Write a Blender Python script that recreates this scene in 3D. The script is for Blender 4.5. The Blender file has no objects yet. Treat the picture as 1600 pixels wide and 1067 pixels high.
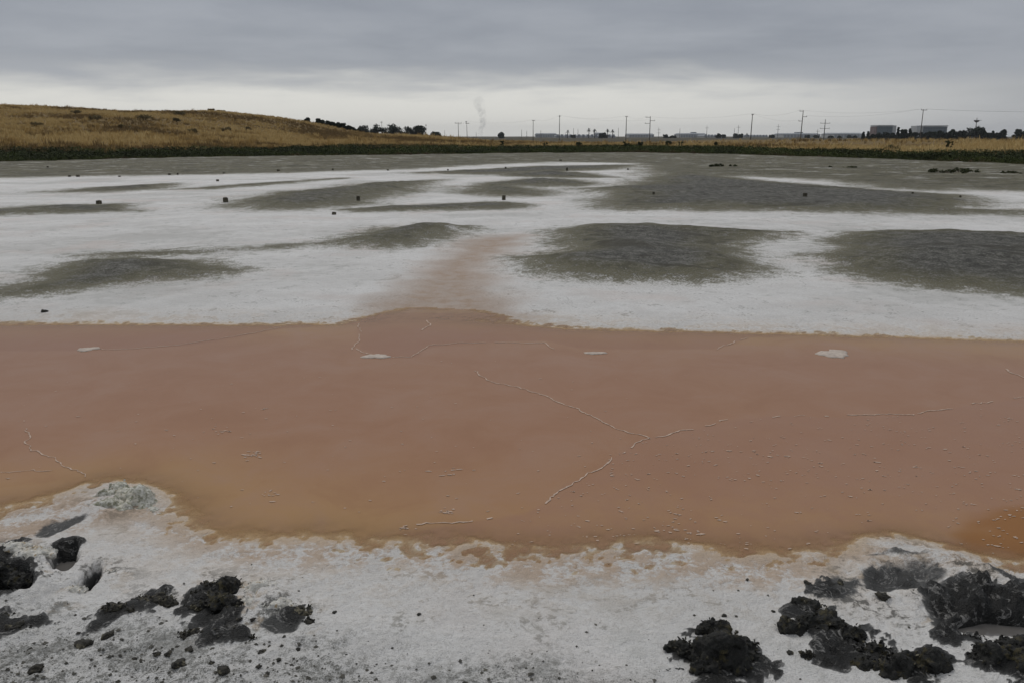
import bpy, bmesh, math, random
import numpy as np
from mathutils import Vector, Matrix
R = math.radians
random.seed(7); RNG = np.random.default_rng(7)
S = bpy.context.scene
COL = S.collection

# ------------------------------------------------------------------ camera
CAM_H, PITCH, FPX = 2.0, R(13.95), 1289.0
cam = bpy.data.cameras.new('camera'); camo = bpy.data.objects.new('camera', cam); COL.objects.link(camo)
cam.sensor_width = 36.0; cam.lens = 36.0 * FPX / 1600.0
cam.clip_start = 0.05; cam.clip_end = 30000
camo.location = (0, 0, CAM_H); camo.rotation_euler = (math.pi / 2 - PITCH, 0, 0)
S.camera = camo

# ------------------------------------------------------------------ sky (overcast), soft sun, exposure
SUN_EL, SUN_AZ = R(52), R(-28)          # azimuth measured from +Y towards +X
W = bpy.data.worlds.new('World'); S.world = W; W.use_nodes = True
wt = W.node_tree; wt.nodes.clear()
class NT:
    """tiny node helper"""
    def __init__(s, tree): s.t = tree
    def n(s, kind, **kw):
        nd = s.t.nodes.new(kind)
        ins = kw.pop('ins', {})
        for k, v in kw.items(): setattr(nd, k, v)
        for k, v in ins.items():
            sk = nd.inputs[k]
            if isinstance(v, bpy.types.NodeSocket): s.t.links.new(v, sk)
            else: sk.default_value = v
        return nd
    def math(s, op, a, b=0.0, c=0.0, clamp=False):
        return s.n('ShaderNodeMath', operation=op, use_clamp=clamp, ins={0: a, 1: b, 2: c}).outputs[0]
    def mix(s, f, a, b, blend='MIX'):
        m = s.n('ShaderNodeMix', data_type='RGBA', blend_type=blend, clamp_factor=True)
        for i, v in ((0, f), (6, a), (7, b)):
            if isinstance(v, bpy.types.NodeSocket): s.t.links.new(v, m.inputs[i])
            else: m.inputs[i].default_value = v if i == 0 else (tuple(v) + (1,) if len(v) == 3 else v)
        return m.outputs[2]
    def ramp(s, f, lo, hi, a=0.0, b=1.0, smooth=True):
        return s.n('ShaderNodeMapRange', interpolation_type='SMOOTHSTEP' if smooth else 'LINEAR',
                   ins={0: f, 1: lo, 2: hi, 3: a, 4: b}).outputs[0]
    def noise(s, vec, scale, detail=4.0, rough=0.55, dist=0.0):
        return s.n('ShaderNodeTexNoise', ins={'Vector': vec, 'Scale': scale, 'Detail': detail, 'Roughness': rough, 'Distortion': dist}).outputs[0]
    def attr(s, name, kind='GEOMETRY'):
        return s.n('ShaderNodeAttribute', attribute_name=name, attribute_type=kind)
N = NT(wt)
tc = N.n('ShaderNodeTexCoord'); D = tc.outputs['Generated']
sep = N.n('ShaderNodeSeparateXYZ', ins={0: D})
el = N.math('MAXIMUM', sep.outputs[2], 0.0)
# cloud deck seen in perspective: direction projected on a plane overhead
den = N.math('ADD', el, 0.085)
cp = N.n('ShaderNodeCombineXYZ', ins={0: N.math('DIVIDE', sep.outputs[0], den), 1: N.math('DIVIDE', sep.outputs[1], den), 2: 0.0}).outputs[0]
c1 = N.noise(cp, 0.55, 5.0, 0.5, 0.4); c2 = N.noise(cp, 1.7, 5.0, 0.55, 0.2)
cl = N.math('ADD', N.math('MULTIPLY', c1, 0.65), N.math('MULTIPLY', c2, 0.35))
deck = N.mix(N.ramp(cl, 0.28, 0.72), (0.268, 0.287, 0.328), (0.372, 0.390, 0.428))
zen = N.mix(N.ramp(el, 0.15, 0.9), deck, N.mix(0.55, deck, (0.66, 0.665, 0.675)))
# the deck thins out over the horizon, more so towards the hidden sun
glow = N.math('ADD', N.math('MULTIPLY', sep.outputs[0], math.sin(R(-20))), N.math('MULTIPLY', sep.outputs[1], math.cos(R(-20))))
gl = N.ramp(glow, 0.45, 1.0)
hz = N.math('ADD', el, N.math('MULTIPLY', N.math('SUBTRACT', cl, 0.5), 0.10))
hband = N.math('MULTIPLY', N.ramp(hz, 0.035, 0.085, 1.0, 0.0), N.ramp(gl, 0.0, 1.0, 0.15, 1.0))
skyc = N.mix(hband, zen, (0.74, 0.735, 0.70))
nish = N.n('ShaderNodeTexSky', sky_type='NISHITA', sun_disc=False, sun_elevation=SUN_EL, sun_rotation=SUN_AZ)
nb = N.n('ShaderNodeVectorMath', operation='SCALE', ins={0: nish.outputs[0], 3: 0.08}).outputs[0]
full = N.mix(0.06, skyc, nb)
bg = N.n('ShaderNodeBackground', ins={0: full, 1: 1.0})
N.n('ShaderNodeOutputWorld', ins={0: bg.outputs[0]})

sl = bpy.data.lights.new('sun', 'SUN'); sl.energy = 0.95; sl.angle = R(25); sl.color = (1.0, 0.96, 0.9)
so = bpy.data.objects.new('sun', sl); COL.objects.link(so); so.location = (-30, 60, 90)
sd = Vector((math.sin(SUN_AZ) * math.cos(SUN_EL), math.cos(SUN_AZ) * math.cos(SUN_EL), math.sin(SUN_EL)))
so.rotation_euler = (-sd).to_track_quat('-Z', 'Y').to_euler()

vs = S.view_settings; vs.view_transform = 'Standard'; vs.look = 'None'; vs.gamma = 1; vs.exposure = 0.0; vs.use_curve_mapping = False
S.cycles.use_denoising = True
S.cycles.max_bounces = 6; S.cycles.diffuse_bounces = 3; S.cycles.glossy_bounces = 3; S.cycles.transparent_max_bounces = 12

# ------------------------------------------------------------------ helpers
CP, SP = math.cos(PITCH), math.sin(PITCH)
def ray(px, py):
    u = (px - 800.0) / FPX; v = (533.5 - py) / FPX
    return Vector((u, CP + v * SP, -SP + v * CP))
def G(px, py, z=0.0):
    d = ray(px, py); t = (z - CAM_H) / d.z
    return Vector((d.x * t, d.y * t, z))
def at(px, py, y):
    """point on the pixel's ray at depth y (metres north of the camera)"""
    d = ray(px, py); t = y / d.y
    return Vector((d.x * t, y, CAM_H + d.z * t))
def smooth(a, b, x):
    t = np.clip((np.asarray(x, float) - a) / (b - a), 0, 1); return t * t * (3 - 2 * t)
def _hash(ix, iy, s):
    h = (ix.astype(np.int64) * 374761393 + iy.astype(np.int64) * 668265263 + s * 1442695041) & 0xFFFFFFFF
    h = ((h ^ (h >> 13)) * 1274126177) & 0xFFFFFFFF
    return ((h ^ (h >> 16)) & 0xFFFF) / 65535.0
def vnoise(x, y, seed=0):
    ix = np.floor(x); iy = np.floor(y); fx = x - ix; fy = y - iy
    ux = fx * fx * fx * (fx * (fx * 6 - 15) + 10); uy = fy * fy * fy * (fy * (fy * 6 - 15) + 10)
    a = _hash(ix, iy, seed); b = _hash(ix + 1, iy, seed); c = _hash(ix, iy + 1, seed); d = _hash(ix + 1, iy + 1, seed)
    return (a + (b - a) * ux) * (1 - uy) + (c + (d - c) * ux) * uy
def fbm(x, y, sc, octv=5, gain=0.5, seed=0):
    v = np.zeros_like(x); a = 1.0; tot = 0
    for o in range(octv):
        k = sc * 2.03 ** o
        v += a * vnoise(x * k + 17.3 * o + y * 0.31 * k, y * k - 9.1 * o - x * 0.31 * k, seed + o); tot += a; a *= gain
    return v / tot
def polysd(X, Y, P):
    """signed distance to a polygon, positive inside"""
    d2 = np.full(X.shape, 1e18); ins = np.zeros(X.shape, bool); n = len(P)
    for i in range(n):
        ax, ay = P[i][0], P[i][1]; bx, by = P[(i + 1) % n][0], P[(i + 1) % n][1]
        ex, ey = bx - ax, by - ay; L = ex * ex + ey * ey + 1e-12
        t = np.clip(((X - ax) * ex + (Y - ay) * ey) / L, 0, 1)
        d2 = np.minimum(d2, (X - ax - t * ex) ** 2 + (Y - ay - t * ey) ** 2)
        c = ((ay > Y) != (by > Y)) & (X < (bx - ax) * (Y - ay) / (by - ay + 1e-18) + ax)
        ins ^= c
    d = np.sqrt(d2); return np.where(ins, d, -d)
def local_sd(X, Y, P, far=3.0):
    """polysd evaluated only near the polygon, -far elsewhere"""
    xs = [p[0] for p in P]; ys = [p[1] for p in P]
    m = (X > min(xs) - far) & (X < max(xs) + far) & (Y > min(ys) - far) & (Y < max(ys) + far)
    out = np.full(X.shape, -float(far))
    if m.any(): out[m] = np.maximum(polysd(X[m], Y[m], P), -far)
    return out
def mesh_obj(name, verts, faces, mat=None, parent=None, smooth_=False):
    me = bpy.data.meshes.new(name)
    me.from_pydata([tuple(v) for v in verts], [], [tuple(f) for f in faces]); me.update()
    if smooth_: me.polygons.foreach_set('use_smooth', [True] * len(me.polygons))
    o = bpy.data.objects.new(name, me); COL.objects.link(o)
    if mat: me.materials.append(mat)
    if parent: o.parent = parent
    return o
def grid_obj(name, V, nr, nc, mat, keep=None):
    """V: (nr*nc,3) array"""
    idx = np.arange(nr * nc).reshape(nr, nc)
    q = np.stack([idx[:-1, :-1], idx[:-1, 1:], idx[1:, 1:], idx[1:, :-1]], -1).reshape(-1, 4)
    if keep is not None:
        q = q[keep]; used, inv = np.unique(q, return_inverse=True); q = inv.reshape(-1, 4); V = V[used]
    else: used = None
    me = bpy.data.meshes.new(name)
    me.vertices.add(len(V)); me.vertices.foreach_set('co', V.astype(np.float32).ravel())
    me.loops.add(q.size); me.loops.foreach_set('vertex_index', q.astype(np.int32).ravel())
    me.polygons.add(len(q)); me.polygons.foreach_set('loop_start', np.arange(0, q.size, 4, dtype=np.int32))
    me.polygons.foreach_set('use_smooth', np.ones(len(q), bool))
    me.update(calc_edges=True); me.materials.append(mat)
    o = bpy.data.objects.new(name, me); COL.objects.link(o)
    return o, used
def set_attr(o, name, arr):
    a = o.data.attributes.new(name, 'FLOAT', 'POINT'); a.data.foreach_set('value', arr.astype(np.float32))
def tag(o, label=None, cat=None, group=None, kind=None):
    for k, v in (('label', label), ('category', cat), ('group', group), ('kind', kind)):
        if v: o[k] = v
    return o
def empty(name, loc, rz=0.0):
    o = bpy.data.objects.new(name, None); COL.objects.link(o); o.location = loc; o.rotation_euler = (0, 0, rz)
    o.empty_display_size = 0.2; return o
def material(name):
    m = bpy.data.materials.new(name); m.use_nodes = True; m.node_tree.nodes.clear(); n = NT(m.node_tree)
    return m, n
def finish(n, **ins):
    disp = ins.pop('disp', None)
    b = n.n('ShaderNodeBsdfPrincipled', ins=ins); n.n('ShaderNodeOutputMaterial', ins={0: b.outputs[0]}); return b
def simple(name, col, rough=0.8, var=0.25, scale=8.0, spec=0.3, space='Object'):
    m, n = material(name)
    co = n.n('ShaderNodeTexCoord').outputs[space]
    f = n.noise(co, scale, 5.0, 0.6)
    c = n.mix(n.ramp(f, 0.3, 0.7), [k * (1 - var) for k in col], [min(1, k * (1 + var)) for k in col])
    bp = n.n('ShaderNodeBump', ins={'Strength': 0.3, 'Distance': 0.02, 'Height': f})
    finish(n, **{'Base Color': c, 'Roughness': rough, 'Specular IOR Level': spec, 'Normal': bp.outputs[0]})
    return m
def px_poly(pts): return [G(*p) for p in pts]

# ------------------------------------------------------------------ shore lines and zones, traced on the ground
POND = px_poly([(-500, 512), (-200, 507), (0, 505), (200, 505), (400, 506), (530, 505), (590, 499), (640, 496), (720, 498), (790, 504), (900, 512),
    (1100, 517), (1300, 522), (1450, 527), (1600, 531), (1900, 540), (2200, 545), (2300, 960), (1900, 925), (1700, 900), (1600, 890), (1530, 880), (1480, 868), (1440, 856),
    (1395, 851), (1340, 862), (1250, 870), (1150, 866), (1050, 858), (950, 859), (850, 861), (750, 858), (640, 854),
    (560, 849), (480, 841), (420, 848), (330, 838), (285, 815), (245, 788), (215, 768), (150, 760), (110, 772), (60, 786), (0, 797), (-200, 810), (-700, 830)])
INLET = px_poly([(545, 508), (560, 485), (600, 462), (640, 440), (670, 415), (700, 395), (725, 380), (770, 372), (815, 372), (810, 384), (775, 402), (760, 425), (768, 450), (800, 470), (835, 505)])
PINKSHORE = px_poly([(-300, 800), (0, 780), (120, 765), (230, 780), (300, 815), (420, 835), (600, 835), (1100, 845), (1300, 850), (1420, 840), (1600, 870), (1900, 900),
    (1800, 930), (1500, 900), (1330, 880), (1260, 915), (1150, 920), (1050, 915), (900, 918), (760, 915), (640, 895), (520, 882), (400, 882), (300, 862), (230, 815), (140, 830), (60, 850), (-300, 880)])
GREYZONE = px_poly([(-700, 955), (0, 962), (120, 968), (220, 975), (330, 985), (480, 1000), (560, 1018), (650, 1030), (760, 1042), (900, 1054), (1040, 1064), (1200, 1090), (1200, 1400), (-900, 1400)])
# mounds: (outline, height, reach of the slope in metres)
def mound(near, far, h): return [G(*p) for p in near] + [G(p[0], p[1], h * 0.75) for p in far]
MOUNDS = [
 (mound([(-250, 470), (0, 466), (60, 462), (150, 450), (250, 440), (320, 436), (372, 426)], [(345, 412), (300, 404), (200, 404), (110, 408), (60, 432), (0, 452), (-250, 455)], 0.10), 0.10, 0.7),
 (mound([(170, 401), (300, 396), (400, 390), (480, 384), (520, 386), (560, 391), (600, 393), (650, 385), (700, 371), (738, 357)], [(722, 351), (660, 349), (600, 354), (545, 365), (480, 376), (390, 384), (280, 391), (175, 397)], 0.14), 0.15, 0.9),
 (mound([(803, 407), (830, 426), (880, 436), (960, 442), (1050, 446), (1130, 441), (1185, 431), (1198, 420), (1165, 402), (1150, 388), (1190, 376), (1238, 366)], [(1225, 360), (1100, 355), (1000, 351), (920, 350), (880, 356), (868, 374), (893, 386), (850, 398)], 0.12), 0.12, 0.8),
 (mound([(1272, 403), (1310, 427), (1380, 442), (1450, 450), (1540, 457), (1600, 462), (1900, 480)], [(1900, 366), (1600, 363), (1400, 359), (1335, 361), (1308, 372), (1322, 394)], 0.12), 0.12, 0.8),
 (mound([(-300, 345), (0, 339), (100, 336), (213, 333)], [(205, 322), (200, 316), (90, 318), (0, 323), (-300, 328)], 0.12), 0.12, 1.0),
 (mound([(338, 325), (400, 331), (480, 329), (560, 323), (602, 311), (642, 300), (694, 282)], [(680, 278), (560, 284), (480, 292), (400, 304)], 0.22), 0.22, 1.6),
 (mound([(528, 330), (560, 333), (700, 331), (815, 328), (832, 322)], [(800, 315), (760, 313), (700, 316), (600, 321)], 0.10), 0.10, 0.8),
 (mound([(728, 294), (738, 304), (775, 308), (840, 308), (862, 303), (820, 294), (900, 293), (945, 289)], [(930, 282), (880, 275), (830, 275), (760, 281)], 0.22), 0.22, 1.6),
 (mound([(892, 296), (945, 305), (945, 318), (930, 325), (960, 329), (1050, 330), (1200, 333), (1400, 335), (1600, 336), (1900, 338)], [(1900, 330), (1600, 325), (1510, 322), (1560, 313), (1480, 300), (1345, 292), (1260, 285), (1190, 280), (1130, 273), (1070, 267), (1030, 269), (1000, 280), (960, 290)], 0.16), 0.16, 1.6),
 (mound([(770, 274), (800, 277), (900, 280), (960, 279)], [(920, 270), (870, 268), (810, 269)], 0.1), 0.1, 1.2),
 (mound([(70, 302), (160, 303), (240, 297), (275, 290)], [(265, 285), (150, 291), (90, 297)], 0.12), 0.12, 1.2),
 (mound([(245, 299), (330, 297), (420, 291), (545, 280)], [(540, 277), (420, 284), (330, 291)], 0.1), 0.1, 1.0),
 (mound([(640, 272), (760, 275), (880, 270), (960, 266), (1000, 259)], [(960, 257), (840, 259), (700, 266)], 0.12), 0.12, 1.5),
]
CRESTS = [  # low swells: pixel of the crest, height, half width, half depth
 (680, 354, .06, 1.0, 1.2), (1020, 354, .08, 2.4, 1.3), (1000, 388, .06, 1.3, .6), (960, 408, .10, 1.6, 1.1), (1450, 362, .06, 3.0, 1.3), (1460, 398, .09, 2.4, 1.0),
 (430, 305, .10, 1.6, 2.5), (1250, 318, .03, 5.0, 1.5), (960, 300, .12, 1.5, 2.0), (180, 410, .05, 1.0, .9)]
# mud flat beyond the mounds
FARMUD = px_poly([(-900, 284), (-300, 281), (0, 279), (60, 278), (180, 276), (330, 274), (480, 270), (620, 266), (760, 258), (860, 254), (1000, 256), (1012, 276), (1070, 278), (1130, 278), (1175, 276), (1260, 281), (1345, 288), (1390, 297), (1470, 300), (1500, 296), (1560, 300), (1900, 308), (2600, 320), (2600, 200 + 18), (800, 200 + 18), (-900, 200 + 18)])
SHORE_PX = [(-900, 268), (-300, 261), (0, 256), (200, 250), (400, 246), (600, 244), (800, 241), (1000, 240), (1150, 243), (1300, 248), (1450, 253), (1600, 259), (1900, 266), (2500, 275)]
SH = [G(*p) for p in SHORE_PX]; SHX = np.array([p.x for p in SH]); SHY = np.array([p.y for p in SH])
def shore_y(X): return np.interp(X, SHX, SHY)
# wet black mud and holes in the near shore: outline, depth (negative = pit), blackness, edge width
PITS = [
 (px_poly([(80, 874), (95, 858), (118, 856), (123, 876), (113, 892), (102, 904), (88, 906), (82, 892)]), -0.075, .50, .035),
 (px_poly([(121, 931), (130, 908), (145, 891), (158, 889), (160, 905), (151, 918), (140, 929), (129, 933)]), -0.08, .80, .035),
 (px_poly([(-60, 912), (0, 903), (30, 906), (52, 918), (50, 936), (20, 945), (-60, 950)]), -0.05, .85, .05),
 (px_poly([(-40, 858), (10, 852), (34, 858), (25, 868), (-40, 872)]), -0.03, .8, .04),
 (px_poly([(50, 842), (70, 824), (100, 812), (145, 806), (140, 818), (105, 832), (75, 845)]), -0.012, .40, .06),
 (px_poly([(278, 955), (300, 940), (340, 945), (378, 968), (365, 982), (320, 977)]), -0.015, .85, .05),
 (px_poly([(405, 985), (430, 975), (470, 985), (465, 996), (430, 999)]), -0.012, .45, .04),
 (px_poly([(1345, 905), (1362, 888), (1400, 884), (1440, 888), (1440, 920), (1385, 930), (1352, 922)]), -0.022, .55, .07),
 (px_poly([(1400, 885), (1440, 872), (1480, 890), (1480, 910), (1440, 922), (1400, 912)]), -0.022, .33, .07),
 (px_poly([(1275, 935), (1300, 905), (1350, 905), (1350, 935), (1320, 950)]), 0.006, .40, .10),
 (px_poly([(1360, 872), (1400, 858), (1440, 862), (1470, 876), (1440, 876), (1400, 872)]), 0.004, .34, .07),
 (px_poly([(1440, 925), (1480, 915), (1560, 930), (1620, 950), (1700, 980), (1700, 1010), (1600, 1000), (1520, 998), (1465, 990), (1440, 955)]), 0.004, .95, .07),
 (px_poly([(1475, 990), (1495, 975), (1540, 966), (1600, 971), (1680, 985), (1620, 999), (1530, 999)]), -0.07, .55, .03),
 (px_poly([(1270, 1045), (1290, 990), (1340, 985), (1350, 1030), (1320, 1060)]), -0.012, .85, .05),
 (px_poly([(1530, 895), (1570, 900), (1640, 920), (1640, 935), (1570, 915)]), 0.0, .5, .06),
]
RIMS = [  # raised crusts: pixel, height, radius
 (70, 905, .035, .10), (60, 890, .03, .12), (150, 880, .02, .10), (175, 905, .025, .10), (70, 935, .04, .12), (25, 888, .04, .16), (0, 950, .03, .2),
 (395, 945, .05, .13), (430, 960, .04, .10), (330, 925, .03, .14), (1400, 862, .02, .16), (1455, 872, .025, .14), (1340, 890, .02, .12), (1500, 895, .03, .15), (1520, 912, .03, .15),
 (1570, 925, .03, .2), (1430, 938, .03, .12), (175, 790, .04, .22)]
STAINS = [(1140, 1045, .20), (1085, 1040, .12), (1290, 985, .17), (1310, 1020, .17), (1255, 965, .12), (1370, 1035, .13), (1440, 1062, .13), (1468, 1040, .09), (1580, 1045, .22), (1480, 1006, .08), (1480, 945, .15), (1560, 950, .16),
 (330, 950, .15), (345, 968, .14), (300, 958, .12), (460, 972, .09), (235, 950, .12), (180, 966, .10), (330, 1005, .08), (370, 1006, .06), (20, 925, .16), (-10, 910, .2), (10, 995, .15), (112, 856, .07), (20, 862, .1), (150, 990, .1), (1650, 980, .25), (1290, 925, .10)]
ORANGE = px_poly([(1490, 835), (1530, 812), (1600, 795), (1900, 790), (1900, 905), (1600, 880), (1530, 862)])
FILM = px_poly([(625, 832), (690, 822), (760, 811), (820, 800), (865, 780), (880, 760), (910, 745), (945, 720), (980, 700), (1015, 684), (1070, 670), (1130, 658), (1200, 648), (1290, 651), (1420, 648), (1500, 636), (1560, 627), (1600, 620), (2300, 600), (2300, 960), (1300, 900), (700, 880)])
FILM2 = px_poly([(-600, 560), (125, 547), (290, 541), (380, 526), (450, 512), (560, 508), (557, 546), (600, 560), (650, 558), (668, 545), (720, 538), (850, 533), (900, 545), (1120, 547), (1170, 527), (1400, 520), (900, 490), (-600, 480)])

# ------------------------------------------------------------------ terrain
def terrain(X, Y):
    A = {}
    n_lo = fbm(X, Y, 0.35, 4, seed=11) - .5; n_mid = fbm(X, Y, 2.2, 4, seed=21) - .5
    dist = np.hypot(X, Y)
    near = 1 - smooth(7.0, 14.0, dist)
    n_hi = np.zeros_like(X); mk = near > 0
    n_hi[mk] = fbm(X[mk], Y[mk], 14.0, 4, 0.6, seed=31) - .5
    # pond basin
    sd = local_sd(X, Y, POND, 4.0) + n_mid * 0.16 + n_hi * 0.05
    z = np.where(sd > 0, -0.075 * (1 - np.exp(-(np.abs(sd) / 0.60) ** 1.4)), 0.036 * (1 - np.exp(-(np.abs(sd) / 0.55) ** 1.35)))
    z += np.where(sd < 0, 1, 0.3) * (n_lo * 0.02 * smooth(.1, -.6, sd) + n_mid * 0.020)
    z += near * (1 - smooth(.05, .35, sd)) * smooth(-.8, -.05, sd) * n_hi * 0.022
    inl = local_sd(X, Y, INLET, 3.0) + n_mid * .5 + n_lo * .5
    z -= 0.030 * smooth(-0.3, 0.8, inl) * (sd < 0.2)
    A['pond'] = sd; A['inlet'] = inl
    A['pinks'] = smooth(-0.10, 0.14, local_sd(X, Y, PINKSHORE, 2.0) + n_mid * .22)
    # mud mounds
    mud = np.full(X.shape, -3.0)
    for P, h, r in MOUNDS:
        s = local_sd(X, Y, P, 3.0); rr = r * (0.8 + 0.5 * n_lo)
        mud = np.maximum(mud, s / r)
        z += .72 * h * smooth(-0.15 * r, r * 1.3, s + n_mid * 0.25 * r) * (0.9 + 0.9 * n_lo)
    for px, py, h, a, b in CRESTS:
        c = G(px, py, h); z += h * np.exp(-((X - c.x) / a) ** 2 - ((Y - c.y) / b) ** 2) * smooth(-.6, .3, mud)
    fm = local_sd(X, Y, FARMUD, 8.0); mud = np.maximum(mud, np.clip(fm / 2.5, -3, 0.62)); A['far'] = smooth(0, 6, fm)
    z += smooth(0, 8, fm) * (0.05 + 0.10 * n_lo)
    z += smooth(-.2, .8, mud) * (n_mid * 0.035 + (1 - A['far']) * (fbm(X, Y * .8, 0.75, 3, seed=44) - .5) * 0.10)
    A['mud'] = np.maximum(np.clip(mud, -3, 3), -3 + 1.75 * smooth(11, 18, Y))
    # near bank: rises a little to where the photographer stands
    pass
    gz = local_sd(X, Y, GREYZONE, 2.0) + n_mid * .35
    A['grey'] = smooth(-0.16, 0.25, gz)
    rough = near * (sd < 0.03)
    z += rough * n_hi * (0.012 + 0.035 * A['grey'])
    dark = np.zeros_like(X)
    lump = np.zeros_like(X); lump[mk] = fbm(X[mk], Y[mk], 9.0, 5, 0.62, seed=51) - .5
    dist_l = np.zeros_like(X)
    for px, py, h, r in RIMS:
        c = G(px, py); g = np.exp(-((X - c.x) ** 2 + (Y - c.y) ** 2) / (r * r))
        z += g * (h * .8 + lump * h * 1.1); dist_l = np.maximum(dist_l, g)
    for P, dz, bk, ew in PITS:
        s = local_sd(X, Y, P, 1.0) + lump * ew * 1.6
        m = smooth(-ew * .5, ew * .6, s)
        z = z * (1 - m * (0.8 if dz < -.03 else 0)) + dz * m + lump * 0.06 * m * (bk > .6)
        dark = np.maximum(dark, m * bk)
    # churned mud left and right of the bare salt
    for P, a in ((px_poly([(200, 930), (300, 905), (420, 915), (500, 960), (490, 1000), (380, 1010), (220, 985)]), .03), (px_poly([(-200, 850), (60, 850), (180, 880), (210, 905), (160, 945), (60, 970), (-200, 980)]), .05), (px_poly([(1260, 900), (1400, 860), (1520, 880), (1700, 930), (1700, 1020), (1430, 1000), (1290, 960)]), .055)):
        m = smooth(-.15, .2, local_sd(X, Y, P, 1.0)); z += m * lump * a * 0.9; dist_l = np.maximum(dist_l, m)
    stn = np.zeros_like(X)
    for px, py, r in STAINS:
        c = G(px, py); g = np.exp(-(((X - c.x) / r) ** 2 + ((Y - c.y) / (r * 1.1)) ** 2)); dark = np.maximum(dark, .8 * smooth(.50, .74, g + lump * 1.3)); stn = np.maximum(stn, smooth(.35, .8, g + lump * .7))
    z += stn * (.014 + .05 * lump)
    A['dark'] = dark; A['churn'] = dist_l
    # sink below the far bank
    z -= 1.5 * smooth(1.0, 14.0, Y - shore_y(X))
    return z, A

NR, NC = 860, 840
rows = np.exp(np.linspace(math.log(1.3), math.log(125.0), NR)); cols = np.linspace(-1, 1, NC)
YY, SS = np.meshgrid(rows, cols, indexing='ij')
XX = SS * (2.0 + 0.80 * YY); X = XX.ravel(); Y = YY.ravel()
Z, AT = terrain(X, Y)

# --- ground material
m_ground, n = material('salt_and_mud')
P = n.n('ShaderNodeNewGeometry').outputs['Position']
at_ = lambda k: n.attr(k).outputs['Fac']
n1 = n.noise(P, 0.9, 5.0, 0.6); n2 = n.noise(P, 5.0, 6.0, 0.62); n3 = n.noise(P, 32.0, 5.0, 0.65); n4 = n.noise(P, 160.0, 3.0, 0.6)
def cen(s, k): return n.math('MULTIPLY', n.math('SUBTRACT', s, 0.5), k)
def add(*a):
    r = a[0]
    for b in a[1:]: r = n.math('ADD', r, b)
    return r
mudv = at_('mud'); n0 = n.noise(P, 0.22, 4.0, 0.6)
mud_s = add(mudv, cen(n1, 1.6), cen(n2, 2.0), cen(n3, 2.6), cen(n4, 2.2), cen(n0, 1.3))
mudm = n.ramp(mud_s, -0.62, 0.12)
core = n.ramp(add(mudv, cen(n1, 2.6), cen(n2, 2.6), cen(n3, 1.6), cen(n0, 1.5)), 0.10, 1.7)
far = at_('far'); core = n.math('MULTIPLY', core, n.math('SUBTRACT', 1.0, n.math('MULTIPLY', far, .8)))
salt = n.mix(n.ramp(add(n.math('MULTIPLY', n1, .5), n.math('MULTIPLY', n2, .5)), 0.35, 0.62), (0.625, 0.61, 0.585), (0.81, 0.80, 0.78))
salt = n.mix(n.ramp(add(n3, cen(n4, .9), cen(n2, .5)), 0.48, 0.78, 0.0, 0.40), salt, (0.42, 0.41, 0.38))
salt = n.mix(n.ramp(add(n4, cen(n3, .5)), 0.58, 0.36, 0.0, 0.35), salt, (0.88, 0.88, 0.87))
lines = n.math('ABSOLUTE', n.math('SUBTRACT', n.noise(P, 1.1, 5.0, .6, .6), .5))
lmask = n.math('MULTIPLY', n.ramp(lines, 0.004, 0.014, 1.0, 0.0), n.ramp(add(n2, cen(n3, 1.0)), .5, .62))
salt = n.mix(n.math('MULTIPLY', lmask, .55), salt, (0.22, 0.215, 0.19))
salt = n.mix(n.ramp(add(n0, cen(n2, .5)), .46, .66, 0.0, .55), salt, (0.44, 0.435, 0.405))
salt = n.mix(n.ramp(n.noise(P, 0.55, 4.0, 0.6), 0.5, 0.72, 0.0, 0.35), salt, (0.66, 0.55, 0.49))
olive = n.mix(n2, (0.090, 0.083, 0.044), (0.175, 0.160, 0.094))
dkm = n.mix(n.ramp(add(n3, cen(n2, .8)), .3, .7), (0.046, 0.045, 0.039), (0.140, 0.135, 0.114))
mudc = n.mix(core, olive, dkm)
mudc = n.mix(n.math('MULTIPLY', n.ramp(add(n3, cen(n4, 1.2), cen(n2, .7)), 0.54, 0.76), 0.36), mudc, (0.46, 0.455, 0.43))
mudc = n.mix(n.math('MULTIPLY', n.ramp(add(n2, cen(n1, .8), cen(n3, .5)), 0.46, 0.32), 0.45), mudc, (0.05, 0.05, 0.044))
mudc = n.mix(n.math('MULTIPLY', n.ramp(add(n3, cen(n4, 1.0)), 0.44, 0.30), 0.5), mudc, (0.04, 0.04, 0.034))
mudc = n.mix(n.math('MULTIPLY', far, n.ramp(add(n0, cen(n1, 1.2), cen(n2, .6)), .40, .62, .45, 0.0)), mudc, (0.055, 0.050, 0.032))
col = n.mix(mudm, salt, mudc)
# brine stained salt in the inlet and along the near shore
inl = n.ramp(add(at_('inlet'), cen(n2, 0.7), cen(n3, .35)), -0.45, 0.55)
col = n.mix(n.math('MULTIPLY', inl, 0.8), col, n.mix(n.ramp(n2, .35, .65), (0.38, 0.245, 0.15), (0.46, 0.36, 0.29)))
sp_ = n.n('ShaderNodeVectorMath', operation='MULTIPLY', ins={0: P, 1: (0.30, 0.42, 1.0)}).outputs[0]
fs1 = n.noise(sp_, 1.5, 6.0, .68, .3); fs2 = n.noise(sp_, 4.2, 5.0, .65)
fk = n.math('MULTIPLY', far, n.ramp(add(fs1, cen(fs2, .5)), .55, .68, 0.0, .62)); col = n.mix(fk, col, (0.50, 0.49, 0.45))
fk2 = n.math('MULTIPLY', n.math('MAXIMUM', far, n.ramp(mudv, .2, .6)), n.ramp(add(fs1, cen(fs2, .7)), .46, .33, 0.0, .65)); col = n.mix(fk2, col, (0.045, 0.041, 0.028))
pk = n.math('MULTIPLY', at_('pinks'), n.ramp(add(n2, cen(n3, .7), cen(n1, .6)), 0.36, 0.58))
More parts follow.
